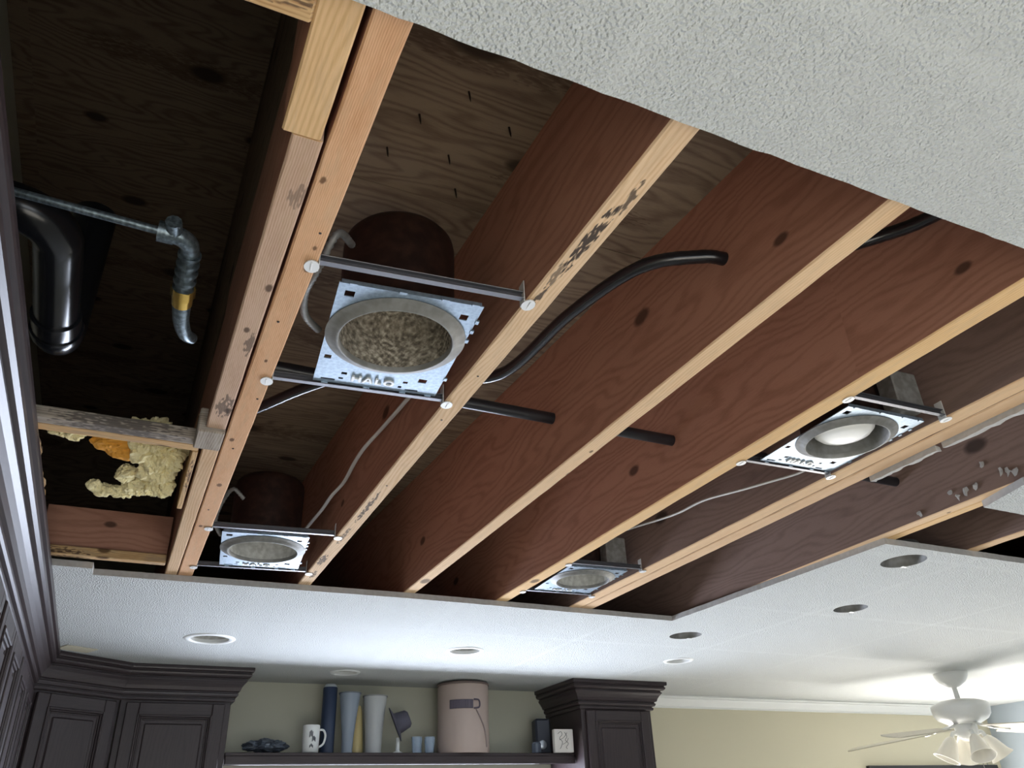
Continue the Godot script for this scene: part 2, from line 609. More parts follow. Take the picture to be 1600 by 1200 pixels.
func build_room() -> void:
	var st := mb()
	box(st, Vector3(3.2, -0.05, -1.18), Vector3(8.1, 0.1, 8.1), 0.0)
	struct("floor", st, M.floor)
	wall_with_hole("wall_back", Vector3(1.25, 1.6, BACK - 0.05), Vector3(4.1, 3.2, 0.1), M.wall_kitchen, [[Vector3(1.62, 1.52, BACK - 0.05), Vector3(1.96, 0.86, 0.3)]])
	wall_with_hole("wall_back_living", Vector3(5.23, 1.6, BACK - 0.05), Vector3(3.86, 3.2, 0.1), M.wall_beige, [[Vector3(6.0, 1.0, BACK - 0.05), Vector3(1.5, 1.9, 0.3)]])
	st = mb()
	box(st, Vector3(-0.75, 2.0, -1.18), Vector3(0.1, 4.0, 8.1), 0.0)
	struct("wall_left", st, M.wall_kitchen)
	st = mb()
	box(st, Vector3(7.09, 1.6, -1.18), Vector3(0.1, 3.2, 8.1), 0.0)
	struct("wall_right", st, M.wall_plain)
	wall_with_hole("wall_front", Vector3(3.17, 1.6, 2.75), Vector3(7.74, 3.2, 0.1), M.wall_plain, [[Vector3(0.6, 0.98, 2.75), Vector3(2.4, 1.76, 0.3)]])
	window("window_1", 0.64, 2.60, 1.09, 1.95, BACK - 0.06, M.white_trim)
	window("door_1", 5.25, 6.75, 0.05, 1.95, BACK - 0.06, M.frame_dark)
	window("window_2", -0.6, 1.8, 0.1, 1.86, 2.76, M.white_trim)
	# dark head casing over the patio door
	st = mb()
	box(st, Vector3(6.2, 1.945, BACK + 0.02), Vector3(1.50, 0.05, 0.035), 0.004)
	struct("trim_1", st, M.frame_dark)
	# white crown along the living-room wall
	st = mb()
	sweep(st, [Vector2(3.18, BACK), Vector2(7.04, BACK)], [Vector2(0.0, 2.355), Vector2(0.012, 2.355), Vector2(0.014, 2.366), Vector2(0.024, 2.372), Vector2(0.036, 2.385), Vector2(0.05, 2.402), Vector2(0.06, 2.41), Vector2(0.062, 2.420), Vector2(0.07, 2.424), Vector2(0.07, H - 0.001), Vector2(0.0, H - 0.001)])
	struct("trim_2", st, M.white_trim)
	# sheathing above the joists
	var roof := Node3D.new()
	roof.name = "roof"
	add_child(roof)
	roof.set_meta("kind", "structure")
	var zs := [2.8, 1.2, -0.02, -1.24, -2.46, -3.68, -5.17]
	var xs := [0.12, 1.21, 2.36, 4.8, 7.14]
	for i in zs.size() - 1:
		for k in xs.size() - 1:
			st = mb()
			var z0: float = zs[i] - 0.0015
			var z1: float = zs[i + 1] + 0.0015
			var x0: float = xs[k] + 0.0012
			var x1: float = xs[k + 1] - 0.0012
			var mid := Vector3((x0 + x1) * 0.5, (sheath(z0) + sheath(z1)) * 0.5 + 0.01, (z0 + z1) * 0.5)
			var tilt := Basis(Vector3.RIGHT, atan(0.055))
			var size := Vector3(x1 - x0, 0.018, (z0 - z1) * sqrt(1 + 0.055 * 0.055))
			panel(st, mid, size, tilt, Vector2(rng.randf(), rng.randf()))
			obj("plywood_panel", st, M.ply, roof)
	# roofing felt over the boards
	st = mb()
	panel(st, Vector3(3.63, sheath(-1.185) + 0.032, -1.185), Vector3(7.02, 0.01, 8.0), Basis(Vector3.RIGHT, atan(0.055)), Vector2.ZERO)
	obj("roofing_felt", st, mat(c8(60, 58, 56), 0.95), roof)
	# taller chase over the pipes
	st = mb()
	panel(st, Vector3(-0.34, 3.96, -1.2), Vector3(0.93, 0.02, 8.1), Basis(), Vector2(0.3, 0.2))
	obj("chase_deck", st, M.ply, roof)
	st = mb()
	box(st, Vector3(0.105, 3.37, -1.2), Vector3(0.02, 1.18, 8.1), 0.0)
	obj("chase_side", st, M.ply, roof)
	for z in [2.80, BACK - 0.05]:
		st = mb()
		box(st, Vector3(-0.34, 3.57, z), Vector3(0.88, 0.78, 0.04), 0.0)
		obj("chase_end", st, M.ply, roof)
	# roofing nails that come through the sheathing
	for p in [[0.395, -0.93], [0.33, -1.02], [0.50, -0.98], [0.42, -1.10], [0.30, -1.13], [0.47, -1.19], [0.26, -1.9], [0.40, -1.75], [0.68, -1.22], [0.72, -0.86], [0.80, -0.98], [0.75, -1.75], [0.70, -1.95], [1.16, -0.80], [1.25, -0.95], [0.66, -0.72]]:
		st = mb()
		var y: float = sheath(p[1]) + 0.002
		tube(st, [Vector3(p[0], y, p[1]), Vector3(p[0] + 0.002, y - 0.018, p[1] + 0.001), Vector3(p[0] + 0.003, y - 0.027, p[1] + 0.001)], func(i, _n): return [0.0022, 0.002, 0.0004][i], 6)
		obj("nail", st, M.nail, roof)


# a flat sheet with the grain running across (u along x)
func panel(st: SurfaceTool, c: Vector3, size: Vector3, basis: Basis, off: Vector2) -> void:
	var h := size * 0.5
	for s in [-1.0, 1.0]:
		var ps := []
		var us := []
		for k in [[-1, -1], [1, -1], [1, 1], [-1, 1]]:
			ps.append(c + basis * Vector3(k[0] * h.x, s * h.y, k[1] * h.z))
			us.append(Vector2(k[0] * h.x, k[1] * h.z) + off)
		quad(st, ps[0], ps[1], ps[2], ps[3], basis * Vector3(0, s, 0), us)
		for ax in [0, 2]:
			var q := []
			for k in [[-1, -1], [1, -1], [1, 1], [-1, 1]]:
				var p := Vector3()
				p[ax] = s * h[ax]
				p.y = k[0] * h.y
				p[2 - ax] = k[1] * h[2 - ax]
				q.append(c + basis * p)
			var n := Vector3()
			n[ax] = s
			quad(st, q[0], q[1], q[2], q[3], basis * n)


# ---------------------------------------------------------------- joists
func joist_mesh(x0: float, x1: float, z0: float, z1: float, row: int, side: Material, top := 0.0, drop := 0.0, flip := false) -> ArrayMesh:
	var n := FastNoiseLite.new()
	n.seed = row + 17
	n.frequency = 1.0
	var a := mb()     # sides and ends
	var b := mb()     # underside with its eased edges
	var steps := maxi(2, int((z0 - z1) / 0.06))
	var rows := []
	for i in steps + 1:
		var z := lerpf(z0, z1, float(i) / steps)
		var w0 := 0.0012 * n.get_noise_2d(z * 9.0, 1.0) + 0.0015 * maxf(0.0, n.get_noise_2d(z * 40.0, 2.0))
		var w1 := 0.0012 * n.get_noise_2d(z * 9.0, 5.0) - 0.0015 * maxf(0.0, n.get_noise_2d(z * 40.0, 6.0))
		var yb := JB - drop + 0.0008 * n.get_noise_2d(z * 7.0, 9.0)
		var yt := (sheath(z) + 0.004) if top == 0.0 else top
		rows.append([Vector3(x0, yt, z), Vector3(x0 + w0 * 0.5, yb + 0.003, z), Vector3(x0 + 0.003 + w0, yb, z), Vector3(x1 - 0.003 + w1, yb, z), Vector3(x1 + w1 * 0.5, yb + 0.003, z), Vector3(x1, yt, z)])
	var v0 := row * 0.06 + 0.004
	for i in steps:
		var p: Array = rows[i]
		var q: Array = rows[i + 1]
		var u0: float = -p[0].z - 0.4
		var u1: float = -q[0].z - 0.4
		var su0 := u0 * (-1.0 if flip else 1.0) + row * 0.77
		var su1 := u1 * (-1.0 if flip else 1.0) + row * 0.77
		var hs: float = p[0].y - p[1].y
		quad(a, p[0], q[0], q[1], p[1], Vector3.LEFT, [Vector2(su0, hs), Vector2(su1, hs), Vector2(su1, 0), Vector2(su0, 0)])
		quad(a, p[5], q[5], q[4], p[4], Vector3.RIGHT, [Vector2(su0 + 1.3, hs), Vector2(su1 + 1.3, hs), Vector2(su1 + 1.3, 0), Vector2(su0 + 1.3, 0)])
		quad(a, p[0], q[0], q[5], p[5], Vector3.UP)
		for k in [1, 2, 3]:
			var va: float = v0 + (p[k].x - x0)
			var vb: float = v0 + (p[k + 1].x - x0)
			quad(b, p[k], q[k], q[k + 1], p[k + 1], Vector3((k - 2) * 0.7, -1, 0), [Vector2(u0, va), Vector2(u1, va), Vector2(u1, vb), Vector2(u0, vb)])
	for e in [0, steps]:
		var r: Array = rows[e]
		var out := Vector3(0, 0, 1 if e == 0 else -1)
		quad(b, r[0], r[1], r[4], r[5], out, [Vector2(0, v0), Vector2(0.2, v0), Vector2(0.2, v0 + 0.05), Vector2(0, v0 + 0.05)])
		quad(b, r[1], r[2], r[3], r[4], out)
	a.set_material(side)
	b.set_material(M.under)
	return b.commit(a.commit())


func joist(called: String, x0: float, x1: float, z0: float, z1: float, row: int, side: Material, label: String, group := "", top := 0.0, drop := 0.0, flip := false) -> MeshInstance3D:
	var o := put(called, joist_mesh(x0, x1, z0, z1, row, side, top, drop, flip))
	tag(o, label, "joist", group)
	return o


func screw(parent: Node, p: Vector3) -> void:
	var st := mb()
	lathe(st, [Vector2(0.0, -0.0012), Vector2(0.0022, -0.0012), Vector2(0.0028, 0.0004), Vector2(0.0012, 0.006), Vector2(0.0, 0.006)], 10, Transform3D(Basis(), p))
	obj("nail", st, M.nail, parent)


func build_joists() -> void:
	var far := BACK + 0.02
	var grp := "ceiling joists crossing the opening"
	joist("wood_joist", 0.070, 0.124, 0.3, -0.826, 0, M.side_red, "short yellow joist piece butting above the weathered one, nearest the camera", grp)
	joist("wood_joist", 0.084, 0.128, -0.829, -1.80, 1, M.side_red, "weathered grey-tan joist with knots between the dark pipe bay and the orange joist", grp)
	joist("wood_joist", 0.090, 0.130, -1.912, far, 6, M.side_red, "far length of pale joist beside the hanging yellow insulation", grp)
	var j := joist("wood_joist", 0.133, 0.183, 0.3, far, 2, M.side_red, "tight-grained orange joist doubled against the weathered one, left of the first can lights", grp)
	for z in [-1.02, -1.3, -1.62, -1.9, -2.35]:
		screw(j, Vector3(0.163 + 0.008 * sin(z * 30.0), JB, z))
	j = joist("wood_joist", 0.560, 0.609, 0.3, far, 3, M.side_red, "pale joist with black stains along its underside, right of the first can lights", grp, 0.0, 0.0, true)
	for z in [-1.35, -1.57, -2.0]:
		screw(j, Vector3(0.585, JB, z))
	joist("wood_joist", 0.978, 1.026, 0.3, far, 4, M.side_red, "plain pale joist with brown side in which the curved black hose ends", grp)
	joist("wood_joist", 1.383, 1.438, 0.3, far, 5, M.side_red, "plain yellow joist carrying the left tabs of the white-lensed can light", grp, 0.0, 0.0, true)
	joist("wood_joist", 1.738, 1.794, 0.3, far, 7, M.side_brown, "yellow joist of the doubled pair, on the side of the white-lensed can light", grp)
	var e := joist("wood_joist", 1.799, 1.856, 0.3, far, 6, M.side_brown, "yellow joist of the doubled pair, edged with torn drywall scraps", grp)
	for s in [[-0.72, -1.225, 0.030], [-1.245, -1.47, 0.026]]:
		var st := mb()
		scrap(st, 1.857, s[2], s[0], s[1], int(s[0] * -100))
		obj("drywall_scrap", st, M.gypsum, e)
	var bm := thing("support_beam", "deep brown doubled beam along the edge of the opening, flecked with torn white paper", "beam")
	put("beam_ply", joist_mesh(2.316, 2.359, 0.3, far, 4, M.side_brown), bm)
	put("beam_ply", joist_mesh(2.363, 2.405, 0.3, far, 5, M.side_brown, 0.0, 0.0, true), bm)
	rng.seed = 9
	for p in [[-1.50, 2.488], [-1.53, 2.482], [-1.46, 2.492], [-1.55, 2.50], [-1.35, 2.492], [-1.37, 2.503], [-1.33, 2.486], [-1.68, 2.478], [-1.02, 2.56], [-1.0, 2.60], [-1.05, 2.54], [-1.42, 2.545]]:
		var st := mb()
		var c := Vector3(2.3145, p[1], p[0])
		var ring := []
		for k in 9:
			var an := TAU * k / 9
			var r := rng.randf_range(0.004, 0.014)
			ring.append(c + Vector3(-0.001 - rng.randf() * 0.003, sin(an) * r * 1.3, cos(an) * r))
		for k in 9:
			tri(st, c + Vector3(-0.0035, 0, 0), ring[k], ring[(k + 1) % 9], Vector3.LEFT)
			tri(st, c + Vector3(0.002, 0, 0), ring[k], ring[(k + 1) % 9], Vector3.RIGHT)
		obj("paper_scrap", st, M.gypsum, bm)
	joist("wood_joist", 2.775, 2.828, 0.3, far, 7, M.side_brown, "lone joist in the short cut-out past the doubled beam", grp)
	# bay of pipes: blocking, and the grey block under the weathered joist
	var blk := thing("blocking_board", "weathered blocking board with black stains spanning the pipe bay above the insulation", "board")
	var st := mb()
	box(st, Vector3(-0.10, 2.472, -1.894), Vector3(0.365, 0.028, 0.040), 0.003, Basis(), Vector2(0.2, 0.1))
	obj("board", st, M.grey_wood, blk)
	st = mb()
	box(st, Vector3(-0.10, 2.474, -1.934), Vector3(0.365, 0.030, 0.038), 0.003, Basis(), Vector2(0.2, 0.1))
	obj("backing_board", st, M.tan_wood, blk)
	st = mb()
	box(st, Vector3(0.098, 2.478, -1.856), Vector3(0.062, 0.062, 0.104), 0.003, Basis(), Vector2(0.1, 0.02))
	tag(obj("wood_block", st, M.grey_wood), "short grey-painted wood block under the weathered joist, beside the insulation", "block")
	st = mb()
	box(st, Vector3(-0.115, 2.4725, -2.938), Vector3(0.395, 0.030, 0.036), 0.003, Basis(), Vector2(0.3, 0.07))
	tag(obj("blocking_board", st, M.tan_wood), "tan blocking board at the far end of the pipe bay, resting on the ceiling edge", "board")
	st = mb()
	box(st, Vector3(-0.115, 2.560, -2.950), Vector3(0.395, 0.142, 0.012), 0.001, Basis(), Vector2(0.3, 0.07))
	tag(obj("backer_board", st, M.side_red), "brown upright backer board above the far blocking of the pipe bay", "board")
	st = mb()
	box(st, Vector3(-0.10, 2.55, -0.632), Vector3(0.34, 0.185, 0.036), 0.003, Basis(), Vector2(0.5, 0.1))
	tag(obj("blocking_board", st, M.tan_wood), "pale blocking board at the near end of the pipe bay, beside the yellow joist piece", "board")
	st = mb()
	box(st, Vector3(0.0765, 2.515, -2.17), Vector3(0.014, 0.11, 0.42), 0.002, Basis(), Vector2(0.5, 0.1))
	tag(obj("nailer_strip", st, M.tan_wood), "thin splintered nailer strip fixed along the far pale joist behind the insulation", "board")
	st = mb()
	scrap(st, -0.285, 0.026, -1.93, -2.36, 3)
	tag(obj("drywall_scrap", st, M.tan_wood), "pale torn strip left along the cabinet crown beside the insulation hole", "scrap")


# a torn strip of board along z, w wide to the right of x
func scrap(st: SurfaceTool, x: float, w: float, z0: float, z1: float, seed_value: int) -> void:
	var n := FastNoiseLite.new()
	n.seed = seed_value
	n.frequency = 1.0
	var steps := 24
	var rows := []
	for i in steps + 1:
		var z := lerpf(z0, z1, float(i) / steps)
		var ww := w * (0.75 + 0.5 * n.get_noise_2d(z * 12.0, 0.0) + 0.25 * n.get_noise_2d(z * 50.0, 3.0))
		var y := JB - 0.014 + 0.003 * n.get_noise_2d(z * 25.0, 8.0)
		rows.append([Vector3(x, y, z), Vector3(x + ww, y + 0.003, z), Vector3(x + ww * 0.9, y + 0.015, z), Vector3(x, y + 0.017, z)])
	for i in steps:
		for k in 4:
			var out := [Vector3.DOWN, Vector3.RIGHT, Vector3.UP, Vector3.LEFT][k] as Vector3
			quad(st, rows[i][k], rows[i + 1][k], rows[i + 1][(k + 1) % 4], rows[i][(k + 1) % 4], out, [Vector2(i * 0.02, k * 0.02), Vector2(i * 0.02 + 0.02, k * 0.02), Vector2(i * 0.02 + 0.02, k * 0.02 + 0.02), Vector2(i * 0.02, k * 0.02 + 0.02)])
	for e in [0, steps]:
		quad(st, rows[e][0], rows[e][1], rows[e][2], rows[e][3], Vector3(0, 0, 1 if e == 0 else -1))


# ---------------------------------------------------------------- can lights
func can_light(at: Vector3, turn: float, label: String, inside: Material, lens: bool, junction: bool, wall0: float, wall1: float, shrink := 1.0) -> Node3D:
	var o := thing("can_light", label, "light fixture", at, deg_to_rad(turn), "open can lights between the joists")
	# pan with its opening and punched holes
	var pan := CSGCombiner3D.new()
	pan.name = "mounting_plate"
	o.add_child(pan)
	var b := CSGBox3D.new()
	b.name = "sheet"
	b.size = Vector3(0.270, 0.0022, 0.362)
	b.position = Vector3(0, 0.006, -0.029)
	b.material = M.zinc
	pan.add_child(b)
	for lip in [[0.151, 0.008], [-0.209, 0.008]]:
		var l := CSGBox3D.new()
		l.name = "lip"
		l.size = Vector3(0.262, lip[1], 0.002)
		l.position = Vector3(0, 0.006 + lip[1] * 0.5, lip[0])
		l.material = M.zinc
		pan.add_child(l, true)
	for x in [-0.11, -0.02, 0.06, 0.118]:
		for z in [-0.212, 0.154]:
			var tb := CSGBox3D.new()
			tb.name = "tongue"
			tb.size = Vector3(0.014, 0.005, 0.007)
			tb.position = Vector3(x, 0.0045, z)
			tb.material = M.zinc
			pan.add_child(tb, true)
	for z in [0.03, 0.065, -0.13, 0.1]:
		var tb := CSGBox3D.new()
		tb.name = "tongue"
		tb.size = Vector3(0.007, 0.004, 0.011)
		tb.position = Vector3(0.137, 0.005, z)
		tb.material = M.zinc
		pan.add_child(tb, true)
	var c := CSGCylinder3D.new()
	c.name = "bore"
	c.operation = CSGShape3D.OPERATION_SUBTRACTION
	c.radius = 0.118
	c.height = 0.05
	c.sides = 64
	c.material = M.zinc
	pan.add_child(c)
	for h in [[-0.112, 0.122, 0.018, 0.018], [0.108, 0.108, 0.016, 0.018], [0.092, -0.152, 0.018, 0.016], [-0.105, -0.196, 0.03, 0.007], [0.078, -0.198, 0.028, 0.007], [0.058, -0.168, 0.01, 0.009], [0.05, -0.19, 0.008, 0.009], [-0.075, -0.164, 0.012, 0.01], [-0.079, -0.186, 0.01, 0.007], [-0.118, -0.105, 0.014, 0.014]]:
		var q := CSGBox3D.new()
		q.name = "punch"
		q.operation = CSGShape3D.OPERATION_SUBTRACTION
		q.size = Vector3(h[2], 0.02, h[3])
		q.position = Vector3(h[0], 0.006, h[1])
		q.material = M.zinc
		pan.add_child(q, true)
	# pressed lettering
	var tm := TextMesh.new()
	var f := SystemFont.new()
	f.font_names = PackedStringArray(["Droid Sans"])
	f.font_weight = 700
	tm.font = f
	tm.text = "HALO"
	tm.font_size = 32
	tm.pixel_size = 0.00092
	tm.depth = 0.008
	tm.curve_step = 1.0
	tm.material = M.tab
	var letters := MeshInstance3D.new()
	letters.name = "lettering"
	letters.mesh = tm
	letters.transform = Transform3D(Basis(Vector3(1.25, 0, 0), Vector3(0, 0, 1.0), Vector3(0, -1, 0)), Vector3(-0.012, 0.0048, -0.177))
	o.add_child(letters)
	tag(letters, "raised pressed lettering on the plate edge")
	# rolled collar round the opening
	var st := mb()
	lathe(st, [Vector2(0.1105, 0.03), Vector2(0.1105, -0.0045), Vector2(0.1125, -0.0075), Vector2(0.116, -0.0075), Vector2(0.121, -0.002), Vector2(0.132, 0.001), Vector2(0.138, 0.0035), Vector2(0.137, 0.0055), Vector2(0.118, 0.009), Vector2(0.1135, 0.03)], 72, Transform3D(), false)
	obj("collar", st, M.zinc_dull, o)
	# housing
	st = mb()
	lathe(st, [Vector2(0.116, 0.012), Vector2(0.116, 0.215), Vector2(0.113, 0.232), Vector2(0.104, 0.244), Vector2(0.085, 0.252), Vector2(0.0, 0.254)], 56)
	obj("housing", st, M.can_rust, o)
	st = mb()
	lathe(st, [Vector2(0.1095, 0.004), Vector2(0.1085, 0.075), Vector2(0.100, 0.096), Vector2(0.08, 0.108), Vector2(0.04, 0.113), Vector2(0.0, 0.114)], 56, Transform3D(), true)
	obj("reflector", st, inside, o)
	st = mb()
	lathe(st, [Vector2(0.026, 0.112), Vector2(0.026, 0.088), Vector2(0.022, 0.084), Vector2(0.018, 0.086), Vector2(0.017, 0.108), Vector2(0.0, 0.109)], 24, Transform3D(Basis(), Vector3(0.02, 0, 0.03)))
	if not lens:
		obj("lamp_socket", st, M.tan_wood if inside == M.dust else M.zinc_dull, o)
	else:
		st = mb()
		lathe(st, [Vector2(0.0, 0.004), Vector2(0.045, 0.006), Vector2(0.07, 0.013), Vector2(0.082, 0.024), Vector2(0.086, 0.038), Vector2(0.0, 0.05)], 48, Transform3D(Basis(), Vector3(0.0, 0, 0.0)))
		tag(obj("lamp_lens", st, M.diffuser, o), "white domed lens")
	if junction:
		st = mb()
		box(st, Vector3(0.075, 0.075, 0.150), Vector3(0.095, 0.105, 0.055), 0.003)
		obj("junction_box", st, M.zinc_dull, o)
	# hanger bars with their nail tabs
	o.scale = Vector3(shrink, 1.0, shrink)
	for z in [0.196, -0.224]:
		st = mb()
		var left: float = ((wall0 - at.x) / shrink - sin(deg_to_rad(turn)) * z) / cos(deg_to_rad(turn))
		var right: float = ((wall1 - at.x) / shrink - sin(deg_to_rad(turn)) * z) / cos(deg_to_rad(turn))
		var w := right - left
		var mx := (left + right) * 0.5
		box(st, Vector3(mx, 0.009, z), Vector3(w, 0.016, 0.0022), 0.0006)
		box(st, Vector3(mx, 0.002, z + 0.006), Vector3(w, 0.0022, 0.012), 0.0006)
		box(st, Vector3(mx, 0.0165, z + 0.005), Vector3(w, 0.002, 0.010), 0.0006)
		var bar := obj("hanger_bar", st, M.bar, o)
		for e in [[left, -1.0], [right, 1.0]]:
			st = mb()
			var ring := []
			for k in 14:
				var an := TAU * k / 14
				ring.append(Vector3(e[0] + e[1] * 0.012 + cos(an) * 0.013, -0.0066, z + sin(an) * 0.017))
			for k in 14:
				var r0: Vector3 = ring[k]
				var r1: Vector3 = ring[(k + 1) % 14]
				var cc := Vector3(e[0] + e[1] * 0.012, -0.0066, z)
				tri(st, cc, r0, r1, Vector3.DOWN)
				tri(st, cc + Vector3(0, 0.0022, 0), r0 + Vector3(0, 0.0022, 0), r1 + Vector3(0, 0.0022, 0), Vector3.UP)
				quad(st, r0, r1, r1 + Vector3(0, 0.0022, 0), r0 + Vector3(0, 0.0022, 0), (r0 + r1) * 0.5 - cc)
			box(st, Vector3(e[0] + e[1] * 0.001, 0.018, z), Vector3(0.0022, 0.046, 0.024), 0.0006)
			box(st, Vector3(e[0] + e[1] * 0.013, -0.0071, z), Vector3(0.003, 0.0014, 0.020), 0.0004)
			obj("nail_tab", st, M.tab, bar)
	return o


func build_can_lights() -> void:
	var y := JB + 0.003
	can_light(Vector3(0.381, y, -1.285), -5.4, "open can light with dusty inside nearest the camera, dark round housing above it", M.dust, false, false, 0.187, 0.556)
	can_light(Vector3(0.369, y, -2.690), -6.0, "farther can light with pale grey inside, between the orange and the stained joist", M.dust_pale, false, false, 0.187, 0.556)
	can_light(Vector3(1.603, y, -1.305), -2.0, "can light with a white domed lens inside its grey collar", M.zinc_dull, true, true, 1.442, 1.734, 0.92)
	can_light(Vector3(1.588, y, -2.668), -3.0, "can light at the far end of the bay beside the doubled joists", M.dust_pale, false, true, 1.442, 1.734, 0.92)
	# flexible metal conduits beside two of the cans
	var path := smooth_path([Vector3(0.26, 2.60, -1.20), Vector3(0.215, 2.545, -1.115), Vector3(0.196, 2.50, -1.17), Vector3(0.190, 2.495, -1.245), Vector3(0.206, 2.495, -1.315), Vector3(0.243, 2.50, -1.365)], 26)
	var st := mb()
	tube(st, path, func(i, _n): return 0.0078 if i % 4 < 2 else 0.0062, 10)
	tag(obj("flexible_conduit", st, M.zinc_dull), "ribbed metal flexible conduit looping beside the near dusty can light", "conduit")
	path = smooth_path([Vector3(0.275, 2.60, -2.60), Vector3(0.235, 2.62, -2.58), Vector3(0.205, 2.56, -2.57), Vector3(0.198, 2.51, -2.60), Vector3(0.225, 2.49, -2.66)], 22)
	st = mb()
	tube(st, path, func(i, _n): return 0.0075 if i % 4 < 2 else 0.006, 10)
	tag(obj("flexible_conduit", st, M.zinc_dull), "ribbed metal flexible conduit looping beside the farther pale can light", "conduit")


# ---------------------------------------------------------------- pipes, hoses and cables
func build_services() -> void:
	var st := mb()
	tube(st, [Vector3(0.16, 2.612, -1.735), Vector3(2.33, 2.612, -1.735)], 0.0165, 16)
	tag(obj("straight_pipe", st, M.black_pipe), "straight black pipe running through all the joists across the bays", "pipe")
	rng.seed = 5
	var hose := smooth_path([Vector3(0.15, 2.645, -2.11), Vector3(0.223, 2.645, -2.02), Vector3(0.317, 2.645, -1.865), Vector3(0.45, 2.664, -1.74), Vector3(0.53, 2.655, -1.69), Vector3(0.60, 2.625, -1.655), Vector3(0.733, 2.60, -1.54), Vector3(0.770, 2.605, -1.25), Vector3(0.828, 2.612, -1.06), Vector3(0.93, 2.616, -0.985), Vector3(1.0, 2.618, -0.97), Vector3(1.15, 2.65, -0.955), Vector3(1.29, 2.68, -0.86), Vector3(1.345, 2.675, -0.76), Vector3(1.36, 2.66, -0.60), Vector3(1.36, 2.65, -0.40)], 12)
	var jit := FastNoiseLite.new()
	jit.seed = 3
	jit.frequency = 0.35
	st = mb()
	tube(st, hose, func(i, _n): return 0.0145 + 0.0011 * jit.get_noise_1d(i * 1.7), 14)
	tag(obj("curved_hose", st, M.loom), "curved glossy black hose snaking through holes in the joists", "hose")
	st = mb()
	tube(st, smooth_path([Vector3(0.50, 2.56, -1.53), Vector3(0.543, 2.575, -1.64), Vector3(0.545, 2.58, -1.744), Vector3(0.546, 2.60, -1.94), Vector3(0.536, 2.60, -2.08), Vector3(0.540, 2.605, -2.20), Vector3(0.546, 2.60, -2.355), Vector3(0.530, 2.585, -2.44), Vector3(0.530, 2.585, -2.573), Vector3(0.515, 2.57, -2.70), Vector3(0.49, 2.54, -2.83)], 8), 0.0065, 10, true, 0.6)
	tag(obj("electrical_cable", st, M.cable), "white flat electrical cable hanging along the stained joist to the farther can light", "cable")
	st = mb()
	tube(st, smooth_path([Vector3(1.722, 2.49, -1.49), Vector3(1.724, 2.50, -1.54), Vector3(1.718, 2.50, -1.60), Vector3(1.70, 2.51, -1.70), Vector3(1.68, 2.52, -1.80), Vector3(1.665, 2.545, -1.97), Vector3(1.660, 2.55, -2.12), Vector3(1.645, 2.57, -2.30), Vector3(1.63, 2.59, -2.47)], 8), 0.0055, 10, true, 0.7)
	tag(obj("electrical_cable", st, M.cable), "grey electrical cable sagging between the white-lensed can light and the one beyond", "cable")
	# black drain pipe with its elbow in the dark bay
	var d := thing("drain_pipe", "glossy black plastic drain pipe ending in a rounded elbow, beside the dark cabinet crown", "pipe", Vector3(-0.262, 2.625, -1.785))
	st = mb()
	tube(st, smooth_path([Vector3(-0.43, 0.04, 0.40), Vector3(-0.12, 0.025, 0.40), Vector3(-0.035, 0.02, 0.39), Vector3(0.002, 0.015, 0.35), Vector3(0.006, 0.01, 0.29), Vector3(0, 0, 0.07)], 7), 0.045, 28)
	obj("pipe", st, M.abs, d)
	st = mb()
	tube(st, smooth_path([Vector3(0, 0, 0.085), Vector3(0, 0, 0.02), Vector3(0, 0.012, -0.022), Vector3(0, 0.05, -0.052), Vector3(0, 0.11, -0.058), Vector3(0, 0.4, -0.058)], 8), 0.050, 28)
	obj("elbow", st, M.abs, d)
	st = mb()
	lathe(st, [Vector2(0.048, -0.012), Vector2(0.054, -0.012), Vector2(0.056, 0.0), Vector2(0.054, 0.012), Vector2(0.048, 0.012)], 32, Transform3D(Basis(Vector3.RIGHT, PI / 2), Vector3(0, 0, 0.02)))
	obj("hub", st, M.abs, d)
	# threaded gas line with brass union
	var g := thing("gas_pipe", "threaded metal pipe with an elbow, ribbed nipple and brass nut hanging in the dark bay", "pipe", Vector3(-0.03, 2.54, -1.22))
	st = mb()
	tube(st, [Vector3(-0.40, 0.02, -0.005), Vector3(-0.03, 0.0, 0.0)], 0.0075, 12)
	obj("supply_line", st, M.galv, g)
	st = mb()
	tube(st, [Vector3(-0.045, 0.0, 0.0), Vector3(-0.018, 0.0, 0.0)], 0.019, 8)
	tube(st, smooth_path([Vector3(-0.03, 0, 0), Vector3(-0.008, 0, -0.003), Vector3(0.008, 0, -0.018), Vector3(0.012, 0, -0.045)], 6), 0.0165, 16)
	tube(st, [Vector3(-0.022, 0.0, 0.035), Vector3(-0.018, 0.0, 0.0)], 0.014, 10)
	obj("elbow", st, M.galv, g)
	st = mb()
	var nip := []
	for i in 41:
		nip.append(Vector3(0.012, -0.0005 * i, -0.045 - 0.002 * i))
	tube(st, nip, func(i, _n): return 0.0205 if i % 10 < 4 else 0.0155, 18)
	obj("ribbed_nipple", st, M.galv, g)
	st = mb()
	tube(st, [Vector3(0.012, -0.02, -0.125), Vector3(0.013, -0.025, -0.148)], 0.0225, 6)
	obj("brass_nut", st, M.brass, g)
	st = mb()
	tube(st, [Vector3(0.013, -0.025, -0.146), Vector3(0.014, -0.028, -0.168)], 0.019, 18)
	obj("collar", st, M.brass, g)
	st = mb()
	tube(st, smooth_path([Vector3(0.014, -0.028, -0.166), Vector3(0.018, -0.035, -0.215), Vector3(0.030, -0.035, -0.265), Vector3(0.045, -0.025, -0.295)], 8), func(i, n): return 0.0175 - 0.006 * i / n, 16)
	obj("taped_tail", st, M.galv, g)
	# loose insulation
	var n := FastNoiseLite.new()
	n.seed = 8
	n.frequency = 1.0
	n.fractal_octaves = 3
